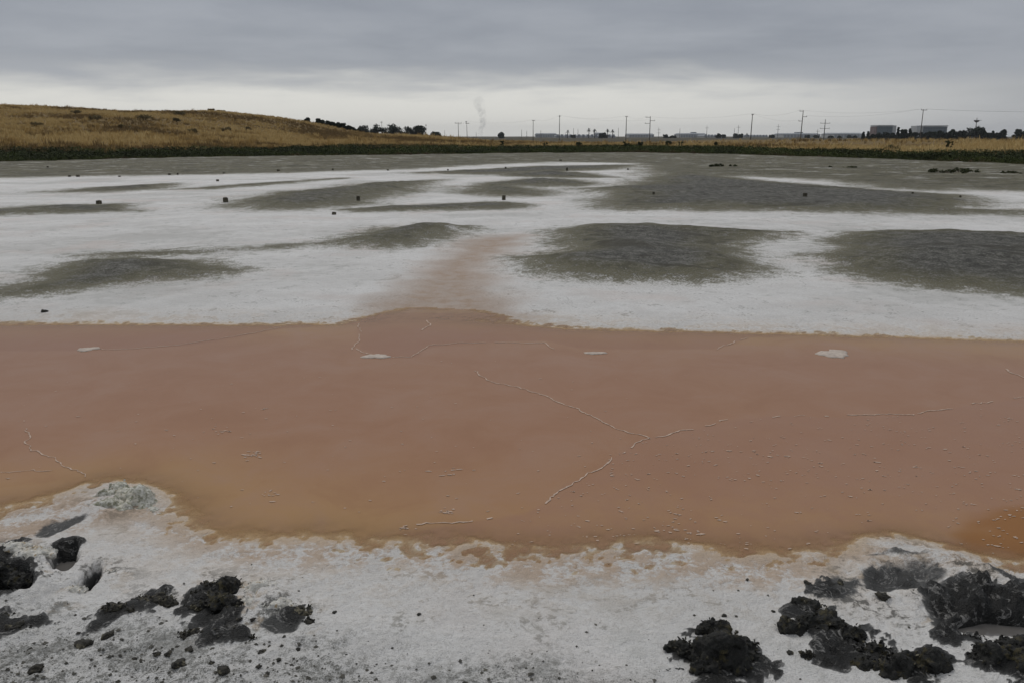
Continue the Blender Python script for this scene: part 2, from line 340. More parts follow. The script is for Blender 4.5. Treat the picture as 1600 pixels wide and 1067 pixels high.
col = n.mix(n.math('MULTIPLY', pk, 0.8), col, n.mix(n1, (0.43, 0.27, 0.15), (0.50, 0.37, 0.28)))
pond = at_('pond')
col = n.mix(n.math('MULTIPLY', n.ramp(pond, -0.9, -0.02), n.ramp(add(n2, cen(n3, .6), cen(n1, .8)), .40, .62, .10, .55)), col, (0.60, 0.49, 0.38))
col = n.mix(n.ramp(add(pond, cen(n3, .12)), -0.10, 0.16), col, n.mix(n2, (0.58, 0.42, 0.26), (0.68, 0.54, 0.39)))
# grey trodden ground with crumbs
gz = n.math('MULTIPLY', at_('grey'), n.ramp(add(n2, cen(n3, .9), cen(n4, .5)), 0.36, 0.66, 0.25, 1.0))
greyc = n.mix(n.ramp(add(n3, cen(n4, .8)), 0.42, 0.7), (0.35, 0.35, 0.335), (0.17, 0.168, 0.152))
col = n.mix(gz, col, greyc)
ch = n.math('MULTIPLY', at_('churn'), n.ramp(add(n2, cen(n3, .8)), 0.52, 0.66))
col = n.mix(n.math('MULTIPLY', ch, .85), col, (0.09, 0.09, 0.08))
rust = n.math('MULTIPLY', at_('churn'), n.ramp(n.noise(P, 7.0, 5.0, .6), 0.56, 0.66, 0, .6))
col = n.mix(rust, col, (0.42, 0.30, 0.17))
dk = at_('dark'); dks = n.ramp(add(dk, cen(n3, .35)), 0.12, 0.85)
col = n.mix(n.ramp(add(dk, cen(n3, .35)), 0.12, 0.34), col, n.mix(dks, (0.115, 0.115, 0.112), (0.016, 0.016, 0.015)))
vein = n.math('MULTIPLY', n.ramp(n.math('ABSOLUTE', n.math('SUBTRACT', n.noise(P, 6.0, 5.0, .65, 1.2), .5)), 0.0, 0.035, 1.0, 0.0), n.ramp(add(n3, cen(n2, .6)), .42, .62))
col = n.mix(n.math('MULTIPLY', vein, n.ramp(dk, .1, .3, 0, .55)), col, (0.45, 0.44, 0.42))
spk = n.ramp(n.noise(P, 95.0, 2.0, .5), 0.73, 0.76)
col = n.mix(n.math('MULTIPLY', spk, 0.6), col, (0.07, 0.065, 0.055))
hgt = add(n.math('MULTIPLY', n2, .5), n.math('MULTIPLY', n3, .35), n.math('MULTIPLY', n4, .15))
bp = n.n('ShaderNodeBump', ins={'Strength': 1.0, 'Distance': 0.06, 'Height': hgt})
wet = n.ramp(n.math('MAXIMUM', dk, n.ramp(pond, -.15, 0.0)), 0.1, 0.7, 0.85, 0.5)
finish(n, **{'Base Color': col, 'Roughness': wet, 'Specular IOR Level': 0.3, 'Normal': bp.outputs[0]})
ground, _ = grid_obj('salt_flat', np.stack([X, Y, Z], 1), NR, NC, m_ground)
for k, v in AT.items(): set_attr(ground, k, v)
tag(ground, 'white salt flat with low grey mud mounds', kind='structure')

# --- brine pond: flat sheet, clear at the edge, murky where deeper
m_brine, n = material('pink_brine')
P = n.n('ShaderNodeNewGeometry').outputs['Position']
dep = n.attr('depth').outputs['Fac']; flm = n.attr('film').outputs['Fac']; org = n.attr('orange').outputs['Fac']; fl2 = n.attr('film2').outputs['Fac']
b1 = n.noise(P, 0.45, 4.0, .55); b2 = n.noise(P, 6.0, 5.0, .6)
dd = n.math('ADD', dep, n.math('MULTIPLY', n.math('SUBTRACT', b1, .5), .05))
c = n.mix(n.ramp(dd, 0.01, 0.085), (0.395, 0.238, 0.112), (0.335, 0.182, 0.110))
c = n.mix(n.math('MULTIPLY', n.ramp(b1, 0.45, 0.7), .5), c, (0.345, 0.188, 0.108))
b3 = n.noise(P, 1.6, 5.0, .65, .5); c = n.mix(n.ramp(b3, .42, .72, 0, .45), c, (0.37, 0.23, 0.16)); c = n.mix(n.ramp(b3, .5, .28, 0, .4), c, (0.30, 0.155, 0.085))
c = n.mix(n.math('MULTIPLY', flm, n.ramp(b2, .3, .7, .35, .65)), c, (0.325, 0.182, 0.120))
c = n.mix(n.math('MULTIPLY', fl2, .45), c, (0.285, 0.143, 0.085))
c = n.mix(n.math('MULTIPLY', org, .8), c, (0.27, 0.115, 0.025))
a = n.math('SUBTRACT', 1.0, n.math('POWER', 2.718, n.math('MULTIPLY', dep, -120.0)))
bp = n.n('ShaderNodeBump', ins={'Strength': 0.12, 'Distance': 0.01, 'Height': b2})
dif = n.n('ShaderNodeBsdfDiffuse', ins={0: c})
tr = n.n('ShaderNodeBsdfTransparent', ins={0: (0.97, 0.92, 0.82, 1)})
mx = n.n('ShaderNodeMixShader', ins={0: a, 1: tr.outputs[0], 2: dif.outputs[0]})
gls = n.n('ShaderNodeBsdfGlossy', ins={'Roughness': 0.12, 'Normal': bp.outputs[0]})
fr = n.n('ShaderNodeFresnel', ins={'IOR': 1.17}); frd = n.math('MULTIPLY', fr.outputs[0], n.ramp(dep, 0.0, 0.012))
mx2 = n.n('ShaderNodeMixShader', ins={0: frd, 1: mx.outputs[0], 2: gls.outputs[0]})
n.n('ShaderNodeOutputMaterial', ins={0: mx2.outputs[0]})
zr = Z.reshape(NR, NC); inpond = ((AT['pond'] > -0.5) & (AT['dark'] < .08) & ((AT['churn'] < .25) | (AT['pond'] > 0.05))).reshape(NR, NC) & (zr < 0.004)
cellk = (inpond[:-1, :-1] | inpond[1:, :-1] | inpond[:-1, 1:] | inpond[1:, 1:]).ravel()
V = np.stack([X, Y, np.zeros_like(X)], 1)
brine, used = grid_obj('brine_pond', V, NR, NC, m_brine, cellk)
ux, uy = X[used], Y[used]
set_attr(brine, 'depth', np.maximum(0, -Z[used]))
nm = (fbm(ux, uy, 3.0, 4, seed=77) - .5)
set_attr(brine, 'film', smooth(-0.02, 0.03, local_sd(ux, uy, FILM, 2) + nm * .08))
set_attr(brine, 'film2', smooth(-0.03, 0.05, local_sd(ux, uy, FILM2, 2) + nm * .12))
set_attr(brine, 'orange', smooth(-0.10, 0.10, local_sd(ux, uy, ORANGE, 2) + nm * .25))
tag(brine, 'shallow pink brown brine pond', kind='structure')

# --- puddles of grey water in the pits
m_pud, n = material('grey_puddle_water')
P = n.n('ShaderNodeNewGeometry').outputs['Position']
finish(n, **{'Base Color': n.mix(n.noise(P, 8.0), (0.10, 0.095, 0.09), (0.16, 0.15, 0.14)), 'Roughness': 0.1, 'Specular IOR Level': 0.4})
def puddle(pts, z, label):
    g = [G(p[0], p[1], z) for p in pts]; c = sum(g, Vector()) / len(g)
    vs_ = [c] + [c + (p - c) * 1.12 for p in g]
    o = mesh_obj('puddle', vs_, [(0, i + 1, (i + 1) % len(g) + 1) for i in range(len(g))], m_pud)
    tag(o, label, kind='structure')
puddle([(80, 876), (95, 866), (118, 866), (121, 880), (111, 893), (101, 905), (88, 907), (82, 893)], -0.05, 'grey water standing in a boot hole')
puddle([(1352, 908), (1375, 898), (1420, 898), (1455, 905), (1440, 918), (1385, 922)], -0.03, 'grey water in a ring of black mud')
puddle([(1468, 990), (1490, 978), (1540, 968), (1600, 972), (1680, 985), (1620, 997), (1530, 997)], -0.022, 'grey water in a black mud trough')

# ------------------------------------------------------------------ land beyond: bank, hill, plain
HILL_Y = 185.0
hp = [(-1500, 150), (-900, 146), (-400, 150), (0, 159), (50, 160), (100, 164), (180, 169), (250, 170), (330, 169), (400, 177), (450, 183), (480, 189), (510, 197), (540, 203), (580, 207.5), (660, 209.5), (720, 214), (800, 222)]
HX = np.array([at(p[0], p[1], HILL_Y).x for p in hp]); HZ = np.array([at(p[0], p[1], HILL_Y).z for p in hp]) - 0.55
def land(X, Y):
    t = Y - shore_y(X)
    nl = fbm(X, Y, 0.05, 4, seed=91) - .5; nm_ = fbm(X, Y, 0.3, 3, seed=92) - .5
    z = -0.5 + 0.55 * smooth(-6, 3, t) + 0.30 * smooth(4, 22, t) + 0.22 * smooth(16, 45, t) + nl * .25 * smooth(0, 20, t) + nm_ * .12
    z -= 0.16 * smooth(-20, 10, X) * smooth(16, 30, t)
    z += 0.6 * smooth(50, 60, X) * smooth(14, 34, t)
    hz_ = np.interp(X * HILL_Y / np.maximum(HILL_Y, 1), HX, HZ)
    s0 = shore_y(X) + 14
    rise = smooth(0, 1, np.clip((Y - s0) / (HILL_Y - s0), 0, 1)) * 0.75 + 0.25 * np.clip((Y - s0) / (HILL_Y - s0), 0, 1)
    fall = 1 - smooth(HILL_Y + 15, HILL_Y + 90, Y)
    hill = np.maximum(hz_ - 0.8, 0) * rise * fall
    z = z + hill * (1 + 0.12 * nl) + hill * .03 * nm_
    z -= 1.0 * smooth(240, 330, Y)
    return z
xs = np.concatenate([np.arange(-330, -100, 3.0), np.arange(-100, 100, 1.0), np.arange(100, 331, 3.0)]); ys = np.concatenate([np.arange(40, 140, 1.0), np.arange(140, 342, 2.0)])
LX, LY = np.meshgrid(xs, ys); lx, ly = LX.ravel(), LY.ravel()
m_land, n = material('dry_earth')
P = n.n('ShaderNodeNewGeometry').outputs['Position']
tt = n.attr('inland').outputs['Fac']
e1 = n.noise(P, 0.25, 5.0, .6); e2 = n.noise(P, 2.0, 4.0, .6)
ec = n.mix(e1, (0.15, 0.105, 0.045), (0.24, 0.17, 0.075)); ec = n.mix(n.math('MULTIPLY', e2, .4), ec, (0.10, 0.075, 0.04))
ec = n.mix(n.ramp(n.math('ADD', tt, n.math('MULTIPLY', n.math('SUBTRACT', e1, .5), 8.0)), 6.0, 20.0), n.mix(e2, (0.075, 0.055, 0.035), (0.06, 0.062, 0.03)), ec)
finish(n, **{'Base Color': ec, 'Roughness': 0.95, 'Specular IOR Level': 0.1})
bank, _ = grid_obj('hill', np.stack([lx, ly, land(lx, ly)], 1), len(ys), len(xs), m_land)
set_attr(bank, 'inland', np.clip(ly - shore_y(lx), -20, 200)); tag(bank, 'bank and low hill of dry grass', kind='structure')

m_plain = simple('far_marsh_ground', (0.085, 0.075, 0.05), 0.95, .35, 0.02, .1, 'Object')
rr = [0, 110, 215, 330, 600, 1200, 2500, 5000]; zz = [-2.5, -2.5, -1.2, -0.1, 0.0, 0, 0, 0]; K = 96
pv = [(0, 0, zz[0])] + [(r * math.sin(2 * math.pi * k / K), r * math.cos(2 * math.pi * k / K), z) for r, z in zip(rr[1:], zz[1:]) for k in range(K)]
pf = [(0, 1 + k, 1 + (k + 1) % K) for k in range(K)] + [(1 + i * K + k, 1 + (i + 1) * K + k, 1 + (i + 1) * K + (k + 1) % K, 1 + i * K + (k + 1) % K) for i in range(len(rr) - 2) for k in range(K)]
plain = mesh_obj('plain', pv, pf, m_plain, smooth_=True); tag(plain, 'flat marshland reaching the horizon', kind='structure')

# ------------------------------------------------------------------ grass and marsh plants (uncountable, instanced tufts)
def tuft_mesh(name, nb, h, spread, wd, droop, seed):
    r = random.Random(seed); vs_, fs = [], []
    for i in range(nb):
        a = r.uniform(0, 6.283); rad = spread * math.sqrt(r.random()); bx, by = rad * math.cos(a), rad * math.sin(a)
        hh = h * r.uniform(.45, 1); lean = r.uniform(0.05, droop) * hh; la = r.uniform(0, 6.283); w = wd * r.uniform(.6, 1.2)
        ca, sa = math.cos(la + 1.57) * w, math.sin(la + 1.57) * w
        mx_, my_ = bx + math.cos(la) * lean * .35, by + math.sin(la) * lean * .35; tx, ty = bx + math.cos(la) * lean, by + math.sin(la) * lean
        b = len(vs_)
        vs_ += [(bx - ca, by - sa, -.1), (bx + ca, by + sa, -.1), (mx_ + ca * .8, my_ + sa * .8, hh * .6), (mx_ - ca * .8, my_ - sa * .8, hh * .6), (tx, ty, hh)]
        fs += [(b, b + 1, b + 2, b + 3), (b + 3, b + 2, b + 4)]
    me = bpy.data.meshes.new(name); me.from_pydata(vs_, [], fs); me.update(); return me
def leafy_mesh(name, nl, h, spread, ls, seed):
    r = random.Random(seed); vs_, fs = [], []
    for i in range(nl):
        a = r.uniform(0, 6.283); rad = spread * math.sqrt(r.random()); z = h * r.uniform(0, 1) * (1 - .6 * (rad / spread) ** 2)
        c = Vector((rad * math.cos(a), rad * math.sin(a), z)); u = Vector((r.gauss(0, 1), r.gauss(0, 1), r.gauss(0, .7))).normalized() * ls * r.uniform(.6, 1.3)
        w = u.cross(Vector((r.gauss(0, 1), r.gauss(0, 1), r.gauss(0, 1)))).normalized() * ls * .4
        b = len(vs_); vs_ += [c - u, c + w, c + u, c - w]; fs.append((b, b + 1, b + 2, b + 3))
    me = bpy.data.meshes.new(name); me.from_pydata(vs_, [], fs); me.update(); return me
def plant_mat(name, c0, c1, c2):
    m, n = material(name)
    t = n.attr('tint', 'INSTANCER').outputs['Fac']
    c = n.mix(n.ramp(t, 0.0, 0.5, smooth=False), c0, c1); c = n.mix(n.ramp(t, 0.5, 1.0, smooth=False), c, c2)
    finish(n, **{'Base Color': c, 'Roughness': 0.8, 'Specular IOR Level': 0.15})
    return m
def scatter(name, pts, scl, tint, meshes, mat, label, cat):
    """one object: a cloud of points, each carrying an instanced plant"""
    me = bpy.data.meshes.new(name); me.vertices.add(len(pts)); me.vertices.foreach_set('co', np.asarray(pts, np.float32).ravel())
    for k, a in (('scl', scl), ('tint', tint)):
        at2 = me.attributes.new(k, 'FLOAT', 'POINT'); at2.data.foreach_set('value', np.asarray(a, np.float32))
    o = bpy.data.objects.new(name, me); COL.objects.link(o)
    ng = bpy.data.node_groups.new(name, 'GeometryNodeTree')
    ng.interface.new_socket('Geometry', in_out='INPUT', socket_type='NodeSocketGeometry'); ng.interface.new_socket('Geometry', in_out='OUTPUT', socket_type='NodeSocketGeometry')
    nd = ng.nodes.new; gi = nd('NodeGroupInput'); go = nd('NodeGroupOutput')
    m2p = nd('GeometryNodeMeshToPoints'); ng.links.new(gi.outputs[0], m2p.inputs[0])
    lib = bpy.data.collections.new(name + '_shapes')       # not linked to the scene
    for i, sm in enumerate(meshes):
        sm.materials.append(mat); so_ = bpy.data.objects.new(name + '_shape', sm); lib.objects.link(so_)
    ci = nd('GeometryNodeCollectionInfo'); ci.inputs[0].default_value = lib; ci.inputs[1].default_value = True; ci.inputs[2].default_value = True
    iop = nd('GeometryNodeInstanceOnPoints'); iop.inputs['Pick Instance'].default_value = True
    ng.links.new(m2p.outputs[0], iop.inputs['Points']); ng.links.new(ci.outputs[0], iop.inputs['Instance'])
    rv = nd('FunctionNodeRandomValue'); rv.data_type = 'FLOAT_VECTOR'; rv.inputs[0].default_value = (-.12, -.12, 0); rv.inputs[1].default_value = (.12, .12, 6.283)
    ng.links.new(rv.outputs[0], iop.inputs['Rotation'])
    ri = nd('FunctionNodeRandomValue'); ri.data_type = 'INT'; ri.inputs[4].default_value = 0; ri.inputs[5].default_value = len(meshes) - 1
    ng.links.new(ri.outputs[2], iop.inputs['Instance Index'])
    na = nd('GeometryNodeInputNamedAttribute'); na.data_type = 'FLOAT'; na.inputs[0].default_value = 'scl'
    ng.links.new(na.outputs[0], iop.inputs['Scale'])
    ng.links.new(iop.outputs[0], go.inputs[0])
    md = o.modifiers.new('scatter', 'NODES'); md.node_group = ng
    tag(o, label, cat, kind='stuff'); return o
m_gold = plant_mat('dry_grass', (0.20, 0.135, 0.058), (0.47, 0.325, 0.125), (0.60, 0.45, 0.21))
m_green = plant_mat('marsh_plants', (0.030, 0.038, 0.012), (0.062, 0.080, 0.020), (0.085, 0.056, 0.030))
def cand(x0, x1, y0, y1, num):
    return RNG.uniform(x0, x1, num), RNG.uniform(y0, y1, num)
gx, gy = cand(-190, 150, 52, 230, 230000)
t = gy - shore_y(gx); edge = 17 + 8 * (fbm(gx, gy, .12, 3, seed=5) - .5) - 5 * smooth(-10, -40, gx) * 0
hl = np.interp(gx, HX, HZ)
dens = smooth(-2, 4, t - edge) * np.where((gx < 5), 1.0, np.where(t < 60, 1.0, 0.05))
dens *= np.where(gy > HILL_Y + 6, 0.25, 1.0) * np.where(np.abs(gx) > gy * .75 + 6, 0.15, 1.0)
k = RNG.random(len(gx)) < dens * .62
gx, gy, t = gx[k], gy[k], t[k]; gz_ = land(gx, gy)
pat = fbm(gx, gy, .06, 4, seed=61); pat2 = fbm(gx, gy * 2.2, .22, 3, seed=62)
tint = np.clip(0.52 + (pat - .5) * 3.4 + (pat2 - .5) * 2.4 + RNG.normal(0, .13, len(gx)), 0, 1)
onhill = smooth(1.6, 3.5, gz_)
sc_ = (0.75 + 0.5 * RNG.random(len(gx))) * (1 - 0.35 * onhill) * np.where(t < 45, .68, .75) * np.where(RNG.random(len(gx)) < .03, 1.7, 1.0)
scatter('dry_grass', np.stack([gx, gy, gz_], 1), sc_, tint, [tuft_mesh('dry_grass_tuft', 16, .85, .32, .035, .45, 100 + i) for i in range(5)], m_gold, 'golden dry grass covering the hill and far bank', 'grass')
gx, gy = cand(-80, 80, 50, 125, 90000); t = gy - shore_y(gx); w = fbm(gx, gy, .15, 4, seed=71)
w2 = fbm(gx, gy, .5, 3, seed=73)
k = ((t > 0 + 12 * (w - .5) + 5 * (w2 - .5)) | ((t > -7) & (w2 > .66))) & (t < 24 + 22 * (w - .5)) & (RNG.random(len(gx)) < smooth(-3, 6, t) * .9 + .05) & (np.abs(gx) < gy * .8 + 5)
gx, gy, t = gx[k], gy[k], t[k]
tint = np.clip(.30 - .22 * smooth(5, -30, gx) + .7 * (1 - smooth(0, 4.5, t)) + 1.3 * (fbm(gx, gy, .2, 3, seed=72) - .5) + RNG.normal(0, .12, len(gx)), 0, 1)
scatter('marsh_plants', np.stack([gx, gy, land(gx, gy)], 1), (.6 + .6 * RNG.random(len(gx))) * (0.55 + 0.45 * smooth(0, 8, t)), tint, [leafy_mesh('marsh_plant_tuft', 40, .5, .38, .10, 200 + i) for i in range(5)], m_green, 'dark green marsh plants along the far shore', 'plants')

# ------------------------------------------------------------------ salt scum lines, specks and rafts on the brine
m_scum = simple('salt_scum', (0.50, 0.38, 0.30), 0.9, .2, 30.0, .2)
m_raft = simple('salt_raft', (0.50, 0.43, 0.37), 0.85, .15, 25.0, .2)
LINES = [([(742, 580), (760, 592), (800, 603), (850, 618), (900, 637), (950, 660), (985, 675), (1015, 684)], .010, 0.0),
 ([(1015, 684), (980, 700), (945, 720), (910, 745), (880, 760), (865, 780), (820, 800), (760, 810), (690, 822), (625, 830)], .010, .5),
 ([(1015, 684), (1070, 670), (1130, 658), (1200, 648), (1290, 652), (1420, 648), (1500, 636), (1560, 627), (1600, 620), (1750, 612)], .011, .4),
 ([(555, 545), (590, 560), (640, 560), (665, 548), (668, 541), (720, 538), (800, 535), (850, 534), (865, 543)], .012, .1),
 ([(562, 505), (560, 525), (555, 545)], .010, .2), ([(125, 547), (200, 546), (290, 540), (380, 525), (440, 513)], .010, .2),
 ([(40, 655), (52, 680), (58, 700), (100, 715), (120, 735), (138, 748)], .007, .3), ([(665, 500), (672, 508), (660, 516)], .014, 0),
 ([(1120, 546), (1150, 533), (1165, 528)], .010, .3), ([(0, 737), (40, 733), (85, 733)], .006, .4), ([(1570, 575), (1585, 583), (1610, 598)], .016, .1),
 ]
sv, sf = [], []
rl = random.Random(3)
for pts, wd, gap in LINES:
    g = [G(*p) for p in pts]; path = []
    for a, b in zip(g[:-1], g[1:]):
        k = max(2, int((b - a).length / 0.025))
        path += [a.lerp(b, i / k) for i in range(k)]
    path.append(g[-1]); dx = dy = 0; on = True; prev = None
    for i, p in enumerate(path):
        dx = dx * .93 + rl.gauss(0, .0065); dy = dy * .93 + rl.gauss(0, .010)
        if rl.random() < .35: on = rl.random() > gap * .5
        q = p + Vector((dx, dy, .003)); d = (path[min(i + 1, len(path) - 1)] - path[max(i - 1, 0)]); d.z = 0
        pr = Vector((-d.y, d.x, 0)).normalized() * wd * .58 * rl.uniform(.35, 1.3)
        if on:
            sv += [q + pr, q - pr]
            if prev is not None: sf.append((prev, prev + 1, len(sv) - 1, len(sv) - 2))
            prev = len(sv) - 2
        else: prev = None
def speck(p, r):
    b = len(sv); k = rl.randint(6, 9); st = rl.uniform(1, 3.0); an = rl.uniform(-.5, .5)
    for i in range(k):
        a = 6.283 * i / k; rr_ = r * rl.uniform(.5, 1.2); x, y = rr_ * st * math.cos(a), rr_ * math.sin(a)
        sv.append(p + Vector((x * math.cos(an) - y * math.sin(an), x * math.sin(an) + y * math.cos(an), .003)))
    sf.append(tuple(range(b, b + k)))
cnt = 0
while cnt < 850:
    px, py = rl.uniform(780, 1700), rl.uniform(630, 865); p = G(px, py); xa, ya = np.array([p.x]), np.array([p.y])
    if polysd(xa, ya, FILM)[0] < 0.02 or polysd(xa, ya, POND)[0] < .06: continue
    if rl.random() > .25 + .75 * float(vnoise(xa * 2.2, ya * 2.2, 4)[0]): continue
    for q in range(rl.choice((1, 1, 1, 2, 3))): speck(p + Vector((rl.gauss(0, .015), rl.gauss(0, .015), 0)), rl.uniform(.0018, .006) * (1.7 if rl.random() < .07 else 1)); cnt += 1
for i in range(150):
    p = G(rl.uniform(0, 1000), rl.uniform(560, 835)); xa, ya = np.array([p.x]), np.array([p.y])
    if polysd(xa, ya, POND)[0] > .08: speck(p, rl.uniform(.002, .007))
for px, py, k in ((345, 672, 14), (395, 710, 22), (422, 772, 12), (708, 735, 8), (627, 828, 8), (700, 800, 10), (412, 636, 3)):
    for i in range(k): speck(G(px + rl.gauss(0, 9), py + rl.gauss(0, 4)), rl.uniform(.003, .009))
o = mesh_obj('salt_scum', sv, sf, m_scum); tag(o, 'thin lines and specks of salt floating on the brine', 'salt scum', kind='stuff')
def raft(px, py, wpx, dpx, label, seed):
    r = random.Random(seed); c = G(px, py); a = (G(px + wpx / 2, py) - c).length; b = (G(px, py - dpx / 2) - c).length; k = 26
    ph = [r.uniform(0, 6.28) for _ in range(4)]
    ring = []
    for i in range(k):
        t_ = 6.283 * i / k; m_ = 1 + .22 * math.sin(2 * t_ + ph[0]) + .14 * math.sin(3 * t_ + ph[1]) + .10 * math.sin(7 * t_ + ph[2]) + r.uniform(-.06, .06)
        ring.append((a * m_ * math.cos(t_), b * m_ * math.sin(t_)))
    vs_ = [(x, y, -.012) for x, y in ring] + [(x, y, .003 + r.uniform(0, .003)) for x, y in ring] + [(x * .75, y * .75, .007 + r.uniform(0, .005)) for x, y in ring] + [(0, 0, .009)]
    fs = [(i, (i + 1) % k, k + (i + 1) % k, k + i) for i in range(k)] + [(k + i, k + (i + 1) % k, 2 * k + (i + 1) % k, 2 * k + i) for i in range(k)] + [(2 * k + i, 2 * k + (i + 1) % k, 3 * k) for i in range(k)]
    o = mesh_obj('salt_raft', vs_, fs, m_raft, smooth_=True); o.location = c; tag(o, label, 'salt crust')
raft(1303, 553, 42, 13, 'broad pale slab of salt crust floating alone in the brine by the far edge', 1)
raft(137, 546, 30, 5, 'white lump of salt at the end of a scum line near the far edge', 2)
raft(588, 557, 36, 7, 'pale salt slab in the bend of the scum line below the inlet', 3)
raft(930, 552, 30, 4, 'thin faint salt slab floating past the end of the curved scum line', 4)

# ------------------------------------------------------------------ clods of mud and salt
def tz(x, y): return float(terrain(np.array([x]), np.array([y]))[0][0])
def clod_mat(name, c0, c1, c2, rough=.75):
    m, n = material(name); co = n.n('ShaderNodeTexCoord').outputs['Object']
    a = n.noise(co, 11.0, 5.0, .65); b = n.noise(co, 45.0, 4.0, .6)
    c = n.mix(n.ramp(b, .3, .7), c0, c1)
    c = n.mix(n.ramp(n.math('ADD', a, n.math('MULTIPLY', n.math('SUBTRACT', b, .5), .5)), .55, .68), c, c2)
    bp = n.n('ShaderNodeBump', ins={'Strength': .8, 'Distance': .012, 'Height': n.math('ADD', b, n.math('MULTIPLY', n.noise(co, 140.0, 3.0), .5))})
    finish(n, **{'Base Color': c, 'Roughness': n.ramp(b, .3, .7, rough - .25, rough + .15), 'Specular IOR Level': .3, 'Normal': bp.outputs[0]}); return m
m_black = clod_mat('black_mud', (0.010, 0.010, 0.009), (0.024, 0.024, 0.021), (0.050, 0.043, 0.022))
m_brown = clod_mat('crusted_mud', (0.018, 0.017, 0.014), (0.050, 0.046, 0.034), (0.16, 0.145, 0.10))
m_pale = clod_mat('salted_mound', (0.22, 0.215, 0.14), (0.74, 0.73, 0.67), (0.60, 0.57, 0.48), .85)
m_white = clod_mat('salt_crust', (0.50, 0.48, 0.42), (0.72, 0.71, 0.67), (0.40, 0.31, 0.19), .85)
tex = {}
for nm_, sz, ty in (('coarse', .07, 'CLOUDS'), ('fine', .022, 'CLOUDS')):
    tx_ = bpy.data.textures.new('clod_' + nm_, ty); tx_.noise_scale = sz; tx_.noise_depth = 4; tx_.noise_type = 'HARD_NOISE' if nm_ == 'fine' else 'SOFT_NOISE'; tex[nm_] = tx_
ICO = bmesh.new(); bmesh.ops.create_icosphere(ICO, subdivisions=2, radius=1.0); ICO3 = bmesh.new(); bmesh.ops.create_icosphere(ICO3, subdivisions=4, radius=1.0); ICO3.verts.ensure_lookup_table(); ICO.verts.ensure_lookup_table()
ICOV = [v.co.copy() for v in ICO.verts]; ICOF = [tuple(v.index for v in f.verts) for f in ICO.faces]
def clod(name, label, cat, lobes, mat, group=None, voxel=.006, flakes=60, fine=.020, fmat=None, seed=0, sink=0.0):
    """lobes: (px, base py, width px, height px) as seen in the photograph"""
    r = random.Random(seed * 13 + 5); cx = sum(l[0] for l in lobes) / len(lobes); cy = max(l[1] for l in lobes)
    c0 = G(cx, cy); z0 = tz(c0.x, c0.y); base = Vector((c0.x, c0.y, z0 - sink)); vs_, fs, fl, ff = [], [], [], []
    for px, py, wpx, hpx in lobes:
        p = G(px, py); d = math.hypot(p.y, CAM_H) ; mpp = math.sqrt(p.x ** 2 + d * d) / FPX; el_ = math.atan2(CAM_H, p.y)
        w = wpx * mpp; dp = min(w * .75, hpx * mpp / math.sin(el_) * .8); h = max(.3 * w * .5, (hpx * mpp - .55 * dp * math.sin(el_)) / math.cos(el_)); h = min(h * .6, w * .42)
        c = p + Vector((0, dp * .5, 0)) - base; c.z = 0
        vs_ += [c + Vector((v.x * w * .36, v.y * dp * .36, v.z * h * .45)) for v in ICOV]; fs += [tuple(len(vs_) - len(ICOV) + k for k in f) for f in ICOF]
        for i in range(44):
            a = r.uniform(0, 6.283); q = math.sqrt(r.random()); x = q * math.cos(a); y = q * math.sin(a); s_ = r.choice((r.uniform(.05, .12), r.uniform(.12, .27))) * min(w, dp) * (1.15 - .5 * q)
            zt = h * math.sqrt(max(0, 1 - q * q)) * r.uniform(.45, 1.05) - s_ * .5
            o_ = c + Vector((x * (w * .5 - s_ * .6), y * (dp * .5 - s_ * .6), max(zt, -s_ * .3)))
            sx, sy, sz = (s_ * r.uniform(.75, 1.3) for _ in range(3)); b = len(vs_)
            vs_ += [o_ + Vector((v.x * sx, v.y * sy, v.z * sz)) for v in ICOV]; fs += [tuple(b + k for k in f) for f in ICOF]
            for k in range(max(1, flakes // 80)):
                nn = Vector((r.gauss(0, 1), r.gauss(0, 1), abs(r.gauss(.3, 1)))).normalized(); e = o_ + Vector((nn.x * sx, nn.y * sy, nn.z * sz)) * 1.04
                u = (nn + Vector((r.gauss(0, .6), r.gauss(0, .6), r.gauss(0, .6)))).normalized() * r.uniform(.004, .010); vv = u.cross(Vector((r.gauss(0, 1), r.gauss(0, 1), r.gauss(0, 1)))).normalized() * r.uniform(.004, .010)
                th = u.cross(vv).normalized() * .002; b2 = len(fl)
                fl += [e - u * .4 - vv, e - u * .4 + vv, e + u + vv * .6, e + u * 1.1 - vv * .5, e + th]; ff += [(b2, b2 + 1, b2 + 4), (b2 + 1, b2 + 2, b2 + 4), (b2 + 2, b2 + 3, b2 + 4), (b2 + 3, b2, b2 + 4), (b2 + 3, b2 + 2, b2 + 1, b2)]
    base = base - Vector((0, 0, .012)); root = empty(name, base)
    o = mesh_obj('lump', vs_, fs, mat, root, True)
    m_ = o.modifiers.new('fuse', 'REMESH'); m_.mode = 'VOXEL'; m_.voxel_size = voxel; m_.use_smooth_shade = True
    for k, st in (('coarse', fine * 1.6), ('fine', fine)):
        dm = o.modifiers.new(k, 'DISPLACE'); dm.texture = tex[k]; dm.strength = st; dm.mid_level = .5; dm.texture_coords = 'LOCAL'
    if flakes:
        f_ = mesh_obj('crust_flakes', fl, ff, fmat or mat, root); f_['kind'] = 'stuff'
    tag(root, label, cat, group); return root
C_ = 'clods of churned black mud on the shore'
clod('mud_clod', 'big black mud heap with an olive lobe on its side, beside the bare salt', 'mud clod', [(1140, 1072, 105, 88), (1122, 1010, 60, 34), (1068, 1042, 54, 36), (1165, 1040, 50, 40), (1105, 1072, 50, 40)], m_black, C_, flakes=110, fmat=m_brown, seed=1)
